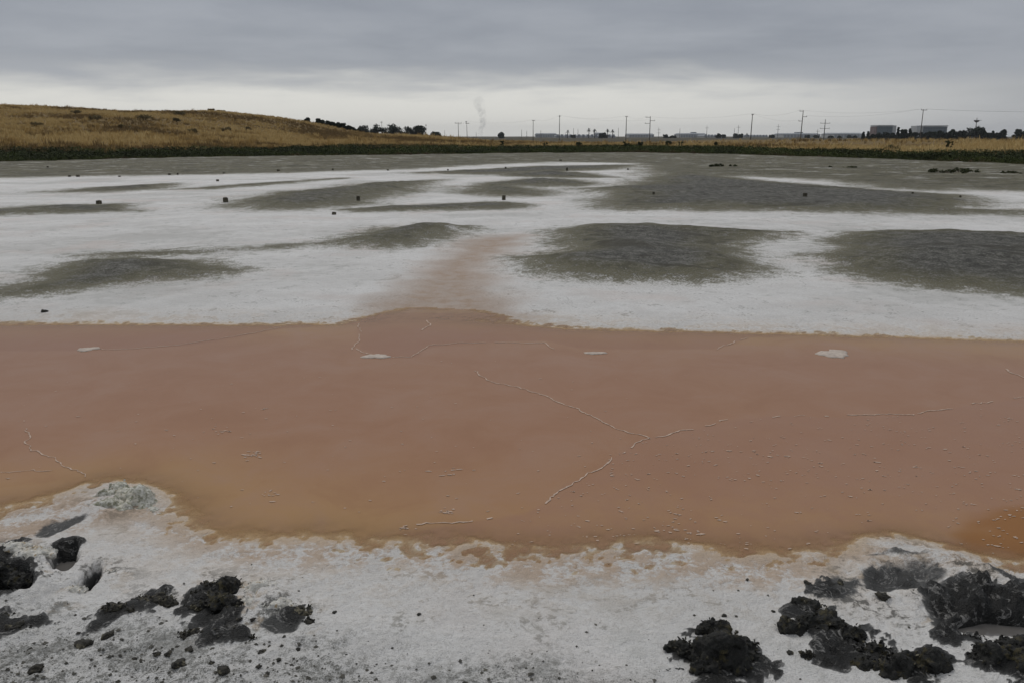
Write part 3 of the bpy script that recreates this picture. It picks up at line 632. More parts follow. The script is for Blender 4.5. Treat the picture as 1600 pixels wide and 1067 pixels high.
clod('mud_clod', 'black mud heap with a wet grey hollow in its middle', 'mud clod', [(1268, 966, 55, 26), (1247, 1004, 56, 40), (1300, 1000, 84, 42), (1338, 1012, 40, 34), (1262, 1040, 24, 46)], m_black, C_, flakes=90, fmat=m_brown, seed=2)
clod('mud_clod', 'small pair of ragged black mud lumps beside the heap with the wet hollow', 'mud clod', [(1374, 1034, 56, 24), (1358, 1058, 42, 24), (1392, 1042, 24, 22)], m_black, C_, seed=3)
clod('mud_clod', 'black mud clod with a pointed peak and olive crust', 'mud clod', [(1466, 1068, 66, 44), (1462, 1040, 28, 20), (1418, 1074, 74, 46)], m_black, C_, flakes=110, fmat=m_brown, seed=4)
clod('mud_clod', 'black mud clod across the salt from the pointed one', 'mud clod', [(1570, 1060, 70, 44), (1600, 1030, 60, 26), (1625, 1070, 60, 50)], m_black, C_, flakes=90, seed=5)
clod('mud_clod', 'black mud clod at the lip of the grey trough', 'mud clod', [(1490, 1014, 44, 16), (1522, 1014, 46, 14)], m_black, C_, seed=6)
clod('mud_clod', 'long black mud ridge behind the grey trough', 'mud clod', [(1475, 962, 60, 36), (1520, 954, 66, 32), (1575, 958, 66, 32), (1622, 966, 60, 30), (1452, 976, 36, 26)], m_black, C_, flakes=80, seed=7)
clod('mud_clod', 'thin flat black mud flake beside the big heap', 'mud clod', [(1056, 1060, 34, 9)], m_black, C_, voxel=.005, flakes=26, fine=.008, seed=8)
clod('mud_clod', 'black crumbly clod propped up beside a white salt crust', 'mud clod', [(340, 950, 62, 44), (308, 955, 46, 24), (333, 970, 74, 34), (364, 972, 36, 34), (296, 968, 32, 12), (322, 938, 34, 22)], m_black, C_, flakes=160, fmat=m_brown, seed=9)
clod('mud_clod', 'spiky dark brown clod at the end of the white crust', 'mud clod', [(460, 978, 54, 30), (478, 988, 26, 14), (438, 966, 30, 16)], m_brown, C_, voxel=.006, flakes=160, fine=.012, seed=10)
clod('mud_clod', 'low dark clod with salt specks leading up to the crumbly one', 'mud clod', [(236, 958, 66, 20), (262, 960, 30, 14)], m_brown, C_, flakes=60, seed=11)
clod('mud_clod', 'grey crumbly clod at the edge of the trodden ground', 'mud clod', [(178, 974, 54, 18)], m_brown, C_, flakes=52, seed=12)
clod('mud_clod', 'long low dark clod lying on the trodden grey ground', 'mud clod', [(300, 1010, 56, 18), (345, 1014, 70, 18), (385, 1010, 24, 10)], m_brown, C_, flakes=80, seed=13)
clod('mud_clod', 'black mud lump over the far end of the boot hole', 'mud clod', [(110, 864, 32, 20)], m_black, C_, voxel=.006, flakes=78, seed=14)
clod('mud_clod', 'black mud mass beside the two boot holes', 'mud clod', [(22, 930, 50, 24), (-15, 925, 50, 36), (45, 948, 26, 14)], m_black, C_, flakes=78, seed=15)
clod('mud_clod', 'dark mud lump half sunk in the trodden ground below the boot holes', 'mud clod', [(20, 1000, 60, 18), (-10, 985, 50, 22)], m_brown, C_, flakes=52, seed=16)
clod('salt_mound', 'pale greenish salt crusted mound rising at the water edge', 'salt mound', [(172, 808, 112, 62), (144, 808, 70, 34), (212, 806, 64, 30), (172, 786, 58, 46), (120, 808, 50, 14), (235, 806, 40, 14)], m_pale, sink=.05, voxel=.008, flakes=60, fmat=m_white, seed=17)
clod('salt_crust', 'white salt crust with rusty edges between two dark clods', 'salt crust', [(400, 950, 66, 30), (425, 972, 60, 22), (385, 968, 34, 20)], m_white, voxel=.007, flakes=52, fine=.012, seed=18)
clod('salt_crust', 'cream salt crust heaped between the two boot holes', 'salt crust', [(108, 938, 44, 14), (88, 930, 34, 14)], m_white, voxel=.007, flakes=26, fine=.012, seed=19)
clod('salt_crust', 'cream salt crust heaped beside the black mud mass', 'salt crust', [(48, 898, 60, 22), (15, 890, 50, 20)], m_white, voxel=.007, flakes=26, fine=.012, seed=20)
clod('salt_crust', 'thin salt plate with a rusty rim beyond the second boot hole', 'salt crust', [(188, 905, 44, 9), (174, 914, 40, 9)], m_white, voxel=.006, flakes=26, fine=.008, seed=21)
CR = 'small dark crumbs on the trodden salt'
r = random.Random(5)
for i, (px, py, w) in enumerate([(298, 1026, 13), (246, 1034, 11), (264, 1034, 11), (282, 1048, 24), (411, 1033, 12), (466, 1024, 9), (437, 1044, 9), (405, 1058, 9), (419, 1063, 8), (332, 1049, 8), (397, 982, 9),
        (375, 985, 8), (170, 1006, 18), (132, 1018, 28), (211, 1039, 9), (1167, 911, 7), (1131, 969, 9), (1208, 962, 7), (1234, 1029, 11), (1262, 918, 12), (1313, 916, 11), (1377, 941, 22), (58, 1062, 22), (350, 1062, 22), (523, 966, 8), (655, 968, 8), (70, 490, 10)]):
    p = G(px, py); mpp = math.sqrt(p.x ** 2 + p.y ** 2 + 4) / FPX; a = w * mpp * .42; vs_ = []
    ph = [r.uniform(0, 9) for _ in range(3)]
    V3 = np.array([v.co[:] for v in ICO3.verts]); q3 = V3 + np.array(ph)
    k3 = 1 + .30 * np.sin(2.3 * q3[:, 0]) * np.sin(2.9 * q3[:, 1] + q3[:, 2]) + 1.1 * (fbm(V3[:, 0] + ph[0] + V3[:, 2] * .7, V3[:, 1] + ph[1] - V3[:, 2] * .6, 2.2, 4, .6, seed=i) - .5)
    vs_ = [tuple(v) for v in V3 * k3[:, None] * a * np.array([1, .85, .5])]
    o = mesh_obj('mud_crumb', vs_, [tuple(v.index for v in f.verts) for f in ICO3.faces], m_brown, smooth_=True); o.location = (p.x, p.y, tz(p.x, p.y) + a * .22); o.rotation_euler = (r.uniform(-.2, .2), r.uniform(-.2, .2), r.uniform(0, 6))
    lab = 'small dark crumb of mud on the trodden grey ground' if px < 500 else 'small dark crumb of mud on the clean salt between the clods' if px < 1225 else 'small dark crumb of mud among the black heaps'
    if px == 70: lab = 'lone dark crumb on the white salt across the brine'
    tag(o, lab, 'mud crumb', CR if px != 70 else None)
# grit too small to count
gv, gf = [], []; r = random.Random(8); n_ok = 0
OCT = [(1, 0, 0), (0, 1, 0), (-1, 0, 0), (0, -1, 0), (0, 0, 1), (0, 0, -1)]; OF = [(0, 1, 4), (1, 2, 4), (2, 3, 4), (3, 0, 4), (1, 0, 5), (2, 1, 5), (3, 2, 5), (0, 3, 5)]
gp = []
while len(gp) < 2800:
    px, py = r.uniform(-100, 1700), r.uniform(870, 1110); p = G(px, py)
    gg = float(smooth(-.15, .3, polysd(np.array([p.x]), np.array([p.y]), GREYZONE))[0])
    if r.random() < .06 + .94 * gg: gp.append((p, gg))
gzv, _a = terrain(np.array([p.x for p, _ in gp]), np.array([p.y for p, _ in gp]))
for (p, gg), z in zip(gp, gzv):
    s_ = (.0016 + .011 * r.random() ** 9) * (1 if gg > .3 else .7); b = len(gv); an = r.uniform(0, 6)
    for x, y, zz_ in OCT:
        k = s_ * r.uniform(.6, 1.3); gv.append((p.x + (x * math.cos(an) - y * math.sin(an)) * k, p.y + (x * math.sin(an) + y * math.cos(an)) * k, z + zz_ * k * .7 + s_ * .2))
    gf += [tuple(b + i for i in f) for f in OF]
m_grit = simple('grit', (0.10, 0.095, 0.08), .9, .5, 9.0, .2)
o = mesh_obj('grit', gv, gf, m_grit); tag(o, 'fine dark grit strewn over the near shore', 'grit', kind='stuff')

# ------------------------------------------------------------------ wooden stumps on the flat
m_wood = simple('weathered_wood', (0.085, 0.076, 0.055), .9, .4, 14.0, .2)
def stump(px, py, wpx, hpx, label, group=None, seed=0):
    r = random.Random(seed + 40); p = G(px, py); mpp = math.hypot(p.y, p.x) / FPX; w = wpx * mpp * .62; h = max(hpx * mpp, .06); bm = bmesh.new()
    bmesh.ops.create_cube(bm, size=1); bmesh.ops.subdivide_edges(bm, edges=bm.edges[:], cuts=3, use_grid_fill=True)
    for v in bm.verts:
        t_ = v.co.z + .5; v.co.x *= w * (1 - .08 * t_); v.co.y *= w * (1 - .08 * t_); v.co.z = -.12 + (h + .12) * t_
        if t_ > .9: v.co.z += r.uniform(-.14, .06) * h
        v.co.x += r.uniform(-.03, .03) * w; v.co.y += r.uniform(-.03, .03) * w
    me = bpy.data.meshes.new('wooden_stump'); bm.to_mesh(me); bm.free(); me.materials.append(m_wood)
    o = bpy.data.objects.new('wooden_stump', me); COL.objects.link(o); o.location = (p.x, p.y, tz(p.x, p.y)); o.rotation_euler = (r.uniform(-.08, .08), r.uniform(-.08, .08), r.uniform(-.35, .35)); tag(o, label, 'stump', group)
for i, (px, py, w, h) in enumerate([(155, 321, 9, 5), (353, 319, 9, 7), (560, 317, 9, 7), (787, 315, 8, 7), (1021, 311, 6, 4), (1257, 315, 8, 5)]):
    stump(px, py, w, h, 'short square dark post stump in the near row across the mud mounds', 'near row of post stumps', i)
stump(522, 338, 8, 4, 'low broken dark stump alone on the white salt band', None, 9)
stump(886, 269, 5, 5, 'upright square post stump standing on white salt beyond the mounds', None, 10)
for i, (px, py) in enumerate([(75, 265), (109, 278), (122, 278), (187, 278), (265, 275), (278, 275), (350, 273), (435, 269), (520, 268), (606, 268), (700, 268), (790, 267), (876, 253), (981, 267), (340, 285), (1500, 312), (1425, 311)]):
    stump(px, py, 3.5 + (i * 7 % 5) * .5, 1.8 + (i % 3) * .5, 'tiny worn down stump dotting the far mud', 'far row of worn stumps', 20 + i)

# ------------------------------------------------------------------ shrubs and mats on the far flat and bank
m_leaf = {}
def leaf_mat(name, c):
    m, n = material(name); co = n.n('ShaderNodeNewGeometry').outputs['Position']; f = n.noise(co, .9, 3.0)
    finish(n, **{'Base Color': n.mix(n.ramp(f, .3, .7), [k * .6 for k in c], [k * 1.35 for k in c]), 'Roughness': .75, 'Specular IOR Level': .2}); return m
m_dkgreen = leaf_mat('dark_foliage', (0.020, 0.030, 0.018)); m_shrub = leaf_mat('shrub_foliage', (0.040, 0.048, 0.016)); m_hshrub = leaf_mat('hill_shrub_foliage', (0.15, 0.12, 0.055)); m_palm = leaf_mat('palm_foliage', (0.030, 0.042, 0.028))
m_bark = simple('bark', (0.07, 0.055, 0.04), .9, .3, 3.0, .2)
def leaves(r, centres, per, ls):
    vs_, fs = [], []
    for c, rad in centres:
        for i in range(per):
            d = Vector((r.gauss(0, 1), r.gauss(0, 1), r.gauss(0, 1))).normalized() * rad * r.random() ** .45; d.z *= .8
            p = c + d; u = Vector((r.gauss(0, 1), r.gauss(0, 1), r.gauss(0, .6))).normalized() * ls * r.uniform(.5, 1.2); w = u.cross(Vector((r.gauss(0, 1), r.gauss(0, 1), r.gauss(0, 1)))).normalized() * ls * .55
            b = len(vs_); vs_ += [p - u, p + w, p + u, p - w]; fs.append((b, b + 1, b + 2, b + 3))
    return vs_, fs
def tube(path, radii, k=6):
    vs_, fs = [], []
    for i, (p, rad) in enumerate(zip(path, radii)):
        d = (path[min(i + 1, len(path) - 1)] - path[max(i - 1, 0)]).normalized(); u = d.cross(Vector((.31, .95, .1))).normalized(); v = d.cross(u)
        vs_ += [p + (u * math.cos(6.283 * j / k) + v * math.sin(6.283 * j / k)) * rad for j in range(k)]
    for i in range(len(path) - 1):
        fs += [(i * k + j, i * k + (j + 1) % k, (i + 1) * k + (j + 1) % k, (i + 1) * k + j) for j in range(k)]
    fs += [tuple(range(k))[::-1], tuple(range((len(path) - 1) * k, len(path) * k))]
    return vs_, fs
def join(parts):
    vs_, fs = [], []
    for v, f in parts:
        b = len(vs_); vs_ += list(v); fs += [tuple(b + i for i in q) for q in f]
    return vs_, fs
def shrub(name, label, px, base_py, wpx, hpx, y, mat, cat='shrub', group=None, seed=0, z=None):
    r = random.Random(seed + 300); b = at(px, base_py, y); z0 = float(land(np.array([b.x]), np.array([b.y]))[0]) if z is None else z
    mpp = y / FPX; w = wpx * mpp * .5; h = hpx * mpp; root = empty(name, (b.x, y, z0))
    cs = [(Vector((r.uniform(-1, 1) * w * .7, r.uniform(-1, 1) * w * .5, h * r.uniform(.3, .75))), max(.3 * min(w, h * 1.6), .1)) for _ in range(14)]
    v, f = leaves(r, cs, 55, max(.06, .055 * y / 80)); mesh_obj('foliage', v, f, mat, root)
    v, f = join([tube([Vector((0, 0, -.3)), Vector((c.x * .5, c.y * .5, c.z * .5)), c], [.05, .03, .015], 5) for c, _ in cs[:5]]); mesh_obj('stems', v, f, m_bark, root)
    tag(root, label, cat, group)
shrub('shrub', 'dark rounded shrub alone in the dry grass in front of the tree belt', 1483, 226, 12, 22, 92, m_shrub, seed=1)
shrub('shrub', 'low wide green shrub in the dry grass in front of the glass offices', 1395, 225, 28, 12, 90, m_shrub, seed=2)
for i, (px, w, h) in enumerate([(785, 9, 7), (1000, 12, 5), (1045, 14, 6), (1062, 12, 5), (1120, 10, 5), (980, 14, 5), (905, 12, 5), (852, 8, 5)]):
    shrub('shrub', 'small olive shrub poking out of the dry grass before the warehouses', px, 222, w, h + 7, 118, m_shrub, 'shrub', 'shrubs on the far bank', 10 + i)
for i, (px, py, w, h, lab) in enumerate([(1130, 262, 72, 5, 'narrow dark plant mat on the mud below the far bank'), (1316, 265, 52, 4, 'faint dark plant mat between two longer mats'), (1502, 273, 104, 9, 'widest dark green plant mat on the far mud'), (1578, 274, 40, 5, 'short plant mat just past the widest one')]):
    g = G(px, py); shrub('plant_mat', lab, px, py, w, h, g.y, m_shrub, 'plants', None, 40 + i, 0.0)
r = random.Random(77)
for i, (px, py, w, h) in enumerate([(150, 188, 22, 9), (118, 178, 16, 6), (226, 187, 24, 8), (275, 190, 14, 6), (300, 207, 18, 7), (352, 205, 22, 6), (60, 196, 20, 6), (195, 200, 20, 6), (385, 203, 20, 5), (280, 180, 20, 6), (330, 173, 12, 3), (345, 172, 14, 3)]):
    # walk along the pixel's ray until it meets the hill
    yy = 75.0
    while yy < HILL_Y + 4:
        q = at(px, py, yy)
        if q.z < float(land(np.array([q.x]), np.array([q.y]))[0]) + .15: break
        yy += 1.0
    shrub('hill_shrub', 'small brown green shrub among the dry grass on the hillside', px, py, w, h, yy, m_hshrub, 'shrub', 'shrubs on the hillside', 60 + i)

# ------------------------------------------------------------------ trees
def tree(name, label, px, top_py, half_px, y, shape='round', group=None, seed=0, mat=None, z0=None, low=.15):
    r = random.Random(seed + 900); b = at(px, 213, y); b.z = float(land(np.array([b.x]), np.array([b.y]))[0]) if z0 is None else z0
    H = at(px, top_py, y).z - b.z; w = half_px * y / FPX; root = empty(name, b); cs = []
    nlobe = 22 if shape == 'round' else 16
    for i in range(nlobe):
        if shape == 'round':
            a = r.uniform(0, 6.283); q = r.random() ** .5; zt = r.uniform(low, 1); wz = math.sqrt(max(.05, 1 - ((zt - .5) / .56) ** 2))
            cs.append((Vector((q * w * .8 * math.cos(a) * wz, q * w * .8 * math.sin(a) * wz, H * (low * .6 + (zt - low) / (1 - low) * (.84 - low * .6)))), max(.40 * min(w, H * .6), .5)))
        elif shape == 'conifer':
            zt = i / nlobe; a = r.uniform(0, 6.283); wz = (1 - zt * .85); q = r.random() * .7; cs.append((Vector((q * w * math.cos(a) * wz, q * w * math.sin(a) * wz, H * (.12 + .80 * zt))), max(.7 * w * wz, .35)))
        else:
            a = r.uniform(0, 6.283); q = r.random(); zt = r.uniform(.45, .95); cs.append((Vector((q * w * .9 * math.cos(a), q * w * .9 * math.sin(a), H * zt)), max(.28 * w, .3)))
    v, f = leaves(r, cs, 100, max(.25, y / FPX * 1.45)); mesh_obj('crown', v, f, mat or m_dkgreen, root)
    tr_ = max(.10, H * .028); parts = [tube([Vector((0, 0, -.4)), Vector((.02 * H, 0, H * .35)), Vector((0, .01 * H, H * .8))], [tr_ * 1.3, tr_, tr_ * .3], 6)]
    for c, _ in cs[::5]: parts.append(tube([Vector((.015 * H, 0, H * .28)), c * .6 + Vector((0, 0, H * .08)), c], [tr_ * .6, tr_ * .35, tr_ * .1], 5))
    v, f = join(parts); mesh_obj('trunk', v, f, m_bark, root); tag(root, label, 'tree', group); return root
tree('round_tree', 'smallest dark tree of the row at the foot of the hill', 571, 196, 13, 400, seed=1, z0=0, low=.1)
tree('round_tree', 'square headed dark tree second in the row at the hill foot', 591, 194, 14, 402, seed=2, z0=0, low=.1)
tree('round_tree', 'widest domed dark tree in the row at the hill foot', 616, 194, 17, 398, seed=3, z0=0, low=.1)
tree('round_tree', 'low dark tree between the domed tree and the end of the row', 639, 198, 13, 405, seed=4, z0=0, low=.1)
tree('round_tree', 'dark tree ending the row beside a thin pole', 655, 196, 14, 400, seed=5, z0=0, low=.1)
tree('round_tree', 'pale distant low tree just past the end of the row', 680, 206, 9, 520, seed=6, z0=0, low=.1, mat=m_palm)
for i, (px, ty, hw) in enumerate([(481, 182.5, 4), (499, 184.5, 4), (505, 188, 3), (513, 189, 4), (521, 190.5, 4.5), (529, 192.5, 4), (537, 193, 4.5), (545, 197, 4), (552, 200, 4), (560, 203, 4)]):
    tree('slope_tree', 'small dark tree in the line running down behind the hill shoulder', px, ty, hw, 225, 'round', 'trees down the hill shoulder', 20 + i, low=.05)
TB = 'dark belt of trees before the glass offices'
belt = [(1349, 206, 4, 'conifer'), (1356, 205, 4, 'conifer'), (1364, 210, 6, 'round'), (1374, 208, 7, 'round'), (1384, 207, 7, 'round'), (1394, 208, 7, 'round'), (1403, 197.5, 4.5, 'conifer'), (1412, 202, 7, 'round'), (1421, 200, 5, 'conifer'), (1429, 207, 6, 'round'),
        (1441, 206, 6, 'round'), (1450, 204, 6, 'round'), (1459, 206, 6, 'round'), (1468, 203, 6, 'round'), (1477, 206, 6, 'round'), (1487, 202, 7, 'round'), (1497, 204, 6, 'round'), (1506, 203, 6, 'round'), (1523, 198, 15, 'round'), (1536, 203, 7, 'round'), (1545, 208, 6, 'round'), (1551, 204, 4, 'conifer'), (1560, 207, 6, 'round'), (1567, 202, 6, 'round'), (1590, 201, 7, 'round'), (1602, 203, 8, 'round'), (1618, 201, 9, 'round')]
for i, (px, ty, hw, sh) in enumerate(belt):
    lab = {1403: 'tall narrow conifer beside the first glass office', 1523: 'largest broad domed tree of the belt, below the mast', 1421: 'pointed conifer between the two glass offices'}.get(px)
    if lab is None: lab = 'slim dark conifer in the tree belt' if sh == 'conifer' else ('dark rounded tree in front of the first glass office' if px < 1400 else 'dark rounded tree between the two glass offices' if px < 1435 else
        'dark rounded tree in front of the wider glass office' if px < 1480 else 'dark rounded tree between the wider office and the broad domed tree' if px < 1520 else 'dark rounded tree past the broad domed tree of the belt')
    tree('belt_tree', lab, px, ty, hw, 440 + (i * 37 % 50), sh, TB, 50 + i, z0=0, low=.02)
FT = 'small far trees along the horizon'
for i, (px, ty, hw) in enumerate([(783, 207, 5), (1040, 211, 6), (1052, 212, 6), (1123, 209.5, 3.5), (1131, 211, 3.5), (1149, 209.5, 4), (1157, 209, 4), (1206, 211, 4), (1262, 212, 5), (1275, 212.5, 5), (1298, 213, 4), (1312, 213.5, 4), (1327, 212, 4), (1336, 212.5, 4), (945, 208, 6), (939, 209, 4), (895, 212, 4)]):
    tree('far_tree', ('small hazy tree past the smoke on the horizon' if px < 800 else 'small hazy tree among the palms on the horizon' if px < 1000 else 'small hazy tree before the broad warehouse' if px < 1100 else 'small hazy tree near the leaning pole' if px < 1210 else 'small hazy tree along the front of the pale warehouses'), px, ty, hw, 800 + (i * 53 % 130), 'round', FT, 120 + i, z0=0, low=.05, mat=m_palm)
def palm(px, top_py, y, label, group, seed):
    r = random.Random(seed); b = at(px, 213, y); b.z = 0; H = at(px, top_py, y).z - 1.0; root = empty('palm_tree', b)
    v, f = tube([Vector((0, 0, -.5)), Vector((.1, 0, H * .5)), Vector((0, 0, H))], [.45, .35, .35], 7); mesh_obj('trunk', v, f, m_bark, root)
    vs_, fs = [], []
    for i in range(46):
        a = r.uniform(0, 6.283); e = r.uniform(-.6, 1.25); L = r.uniform(2.2, 3.1); dirv = Vector((math.cos(a) * math.cos(e), math.sin(a) * math.cos(e), math.sin(e))); sd_ = Vector((-math.sin(a), math.cos(a), 0)) * .32; pr = None
        for k in range(5):
            t_ = k / 4; p = Vector((0, 0, H)) + dirv * L * t_ - Vector((0, 0, 1)) * 1.1 * t_ * t_; w = sd_ * (1 - t_ * .8); b2 = len(vs_); vs_ += [p + w, p - w]
            if pr is not None: fs.append((pr, pr + 1, b2 + 1, b2))
            pr = b2
    mesh_obj('fronds', vs_, fs, m_palm, root); tag(root, label, 'palm tree', group)
palm(887, 204.5, 800, 'lone palm tree standing apart before a long warehouse', None, 1)
palm(920, 201.5, 800, 'taller palm of the pair near the far trees', None, 2)
palm(929, 202.5, 800, 'shorter palm of the pair near the far trees', None, 3)
palm(949, 202.5, 820, 'palm rising from the clump of far trees', 'palms in the clump', 4); palm(957, 203.5, 820, 'palm rising from the clump of far trees', 'palms in the clump', 5)
palm(1167, 209, 1150, 'tiny far palm beside a tall leaning pole', None, 6)

# ------------------------------------------------------------------ poles and lines
m_pole = simple('pole_wood', (0.11, 0.10, 0.09), .9, .25, 2.0, .2); m_ins = simple('insulator', (0.10, 0.10, 0.11), .5, .1, 5.0); m_wire = simple('wire', (0.08, 0.08, 0.085), .6, .1, 5.0)
def box(c, s): 
    x, y, z = c; a, b, d = (k / 2 for k in s)
    return [(x + i * a, y + j * b, z + k * d) for i in (-1, 1) for j in (-1, 1) for k in (-1, 1)], [(0, 1, 3, 2), (4, 6, 7, 5), (0, 4, 5, 1), (2, 3, 7, 6), (0, 2, 6, 4), (1, 5, 7, 3)]
POLE_TOPS = {}
def pole(px, top_py, y, label, arms=(), group=None, lean=0.0, r0=.19, key=None):
    """arms: (height below top, half span to the left, half span to the right)"""
    b = at(px, 213, y); b.z = -.1; H = at(px, top_py, y).z + .1; root = empty('utility_pole', b); L = Vector((lean * H, 0, 0))
    v, f = tube([Vector((0, 0, -.5)), L * .5 + Vector((0, 0, H * .5)), L + Vector((0, 0, H))], [r0 * .95, r0 * .78, r0 * .55], 8); mesh_obj('shaft', v, f, m_pole, root)
    for dz, la, ra in arms:
        c = L * (1 - dz / H); v, f = box((c.x + (ra - la) / 2, -.16, H - dz), (la + ra, .14, .17)); arm = mesh_obj('crossarm', v, f, m_pole, root)
        ends = [x for x, k in ((-la + .15, la), (ra - .15, ra)) if k > .3]
        for x in ends:
            v, f = tube([Vector((c.x + x, -.16, H - dz + .05)), Vector((c.x + x, -.16, H - dz + .28)), Vector((c.x + x, -.16, H - dz + .42))], [.05, .10, .05], 6); mesh_obj('insulator', v, f, m_ins, arm)
    if key: POLE_TOPS[key] = (root.location + L + Vector((0, 0, H)), arms)
    tag(root, label, 'utility pole', group)
pole(1438, 171.5, 314, 'tall dark pole with a short crossarm in front of the second glass office', [(.25, .9, 1.3)], key='a')
pole(1251, 173, 330, 'tall pale pole with three staggered side arms', [(.3, 1.5, 0), (2.4, 0, 1.6), (4.0, 1.5, 0)], lean=.02, key='b', r0=.21)
pole(1287.5, 187, 420, 'dark pole with two tiers of wide double arms', [(1.9, 2.4, 2.4), (4.4, 2.4, 2.4)], r0=.24)
pole(1173, 178.5, 345, 'tall leaning plain pole with a bulky head above the far trees', [(.35, .5, .5)], lean=.015, key='c', r0=.22)
pole(1015, 182.5, 390, 'pale pole with three alternating side arms beside a warehouse', [(.4, 2.2, 0), (1.9, 0, 2.2), (3.1, 2.4, 0)], key='d', r0=.22)
pole(978, 182, 390, 'plain thick pole with a knobbed top past the palms', [(.3, .6, .6)], key='e', r0=.22)
pole(874, 181, 400, 'tall bare pole before the long warehouse near the lone palm', [(.4, .4, .4)], key='f', r0=.2)
pole(833, 188, 430, 'shorter pole with a small crossarm past the smoke', [(.3, .7, .9)], key='g', r0=.2)
pole(716.5, 192, 400, 'dark pole with a wide T crossarm this side of the smoke', [(.3, 1.6, 1.6)], lean=-.01, key='h', r0=.17)
pole(730, 190, 400, 'thin pole with an offset crossarm next to the smoke', [(.3, .5, .3), (1.0, .6, 1.2)], lean=-.02, key='i', r0=.15)
pole(666, 194.5, 420, 'thin pole beside the last tree of the row', [(.6, .4, .4)], r0=.12); pole(597, 190, 430, 'thin pole tip above the square headed tree', [(.6, .5, .5)], r0=.12)
for i, (px, ty, arms) in enumerate([(695, 204, 0), (744, 207, 0), (815, 203, 0), (823, 205, 0), (845, 204, 0), (896, 201, 0), (903, 202, 0), (966, 200, 0), (1029, 200, 2), (1062, 201, 0), (1104, 197, 1), (1147, 201, 0), (1153, 196, 1), (1215, 195, 2), (1277, 202, 1), (1366, 200, 0)]):
    pole(px, ty, 760, ('far thin bare pole on the horizon', 'far thin pole with a single crossarm on the horizon', 'far thin pole with two tiers of arms on the horizon')[arms], [(2.0 + 2.6 * k, 1.6, 1.6) for k in range(arms)], 'far thin poles', r0=.22)
def wire(a, b, sag, label):
    v, f = tube([a.lerp(b, i / 20) - Vector((0, 0, sag * 4 * (i / 20) * (1 - i / 20))) for i in range(21)], [.013] * 21, 4); o = mesh_obj('power_line', v, f, m_wire); tag(o, label, 'power line', 'power lines between the poles')
def tip(k, i=0, side=1):
    p, arms = POLE_TOPS[k]; dz, la, ra = arms[min(i, len(arms) - 1)]; return p + Vector(((ra - .15) if (side > 0 and ra > .3) else -(la - .15), -.16, -dz + .42))
offR = at(1900, 168, 250)
for s_ in (-1, 1): wire(tip('a', 0, s_), offR + Vector((s_ * .9, 0, 0)), 1.2, 'power line running off from the pole before the offices')
for i, (p, q, k) in enumerate([('a', 'b', 0), ('a', 'b', 1), ('b', 'c', 0), ('b', 'c', 2), ('c', 'd', 0), ('d', 'e', 0), ('d', 'f', 1), ('e', 'f', 0), ('f', 'g', 0), ('g', 'i', 0), ('h', 'i', 0)]):
    wire(tip(p, k, -1), tip(q, k, 1), 1.3, 'power line from the pole before the offices to the pole with staggered arms' if (p, q) == ('a', 'b') else 'power line from the staggered arms to the leaning pole' if (p, q) == ('b', 'c') else 'power line at the pole with three alternating arms' if 'd' in (p, q) else 'thin power line sagging between plain poles near the smoke and palms')
# mast with a dark bowl
b = at(1523, 213, 620); b.z = 0; H = at(1523, 184, 620).z; hb = at(1523, 189, 620).z; root = empty('mast', b)
v, f = tube([Vector((0, 0, -.5)), Vector((0, 0, hb)), Vector((0, 0, H))], [.28, .22, .08], 8); mesh_obj('shaft', v, f, m_pole, root)
v, f = tube([Vector((0, 0, hb - 1.3)), Vector((0, 0, hb - .9)), Vector((0, 0, hb - .2)), Vector((0, 0, hb + .3))], [.5, 1.2, 1.9, 2.0], 14); bowl = mesh_obj('bowl', v, f, m_pole, root)
v, f = box((1.9, 0, hb + .2), (3.4, .25, .25)); mesh_obj('side_arm', v, f, m_pole, root); v, f = box((0, 0, H - 1.2), (1.6, .12, .12)); mesh_obj('crossbar', v, f, m_pole, root)
tag(root, 'slim mast with a dark bowl shaped platform rising behind the broad tree', 'mast')

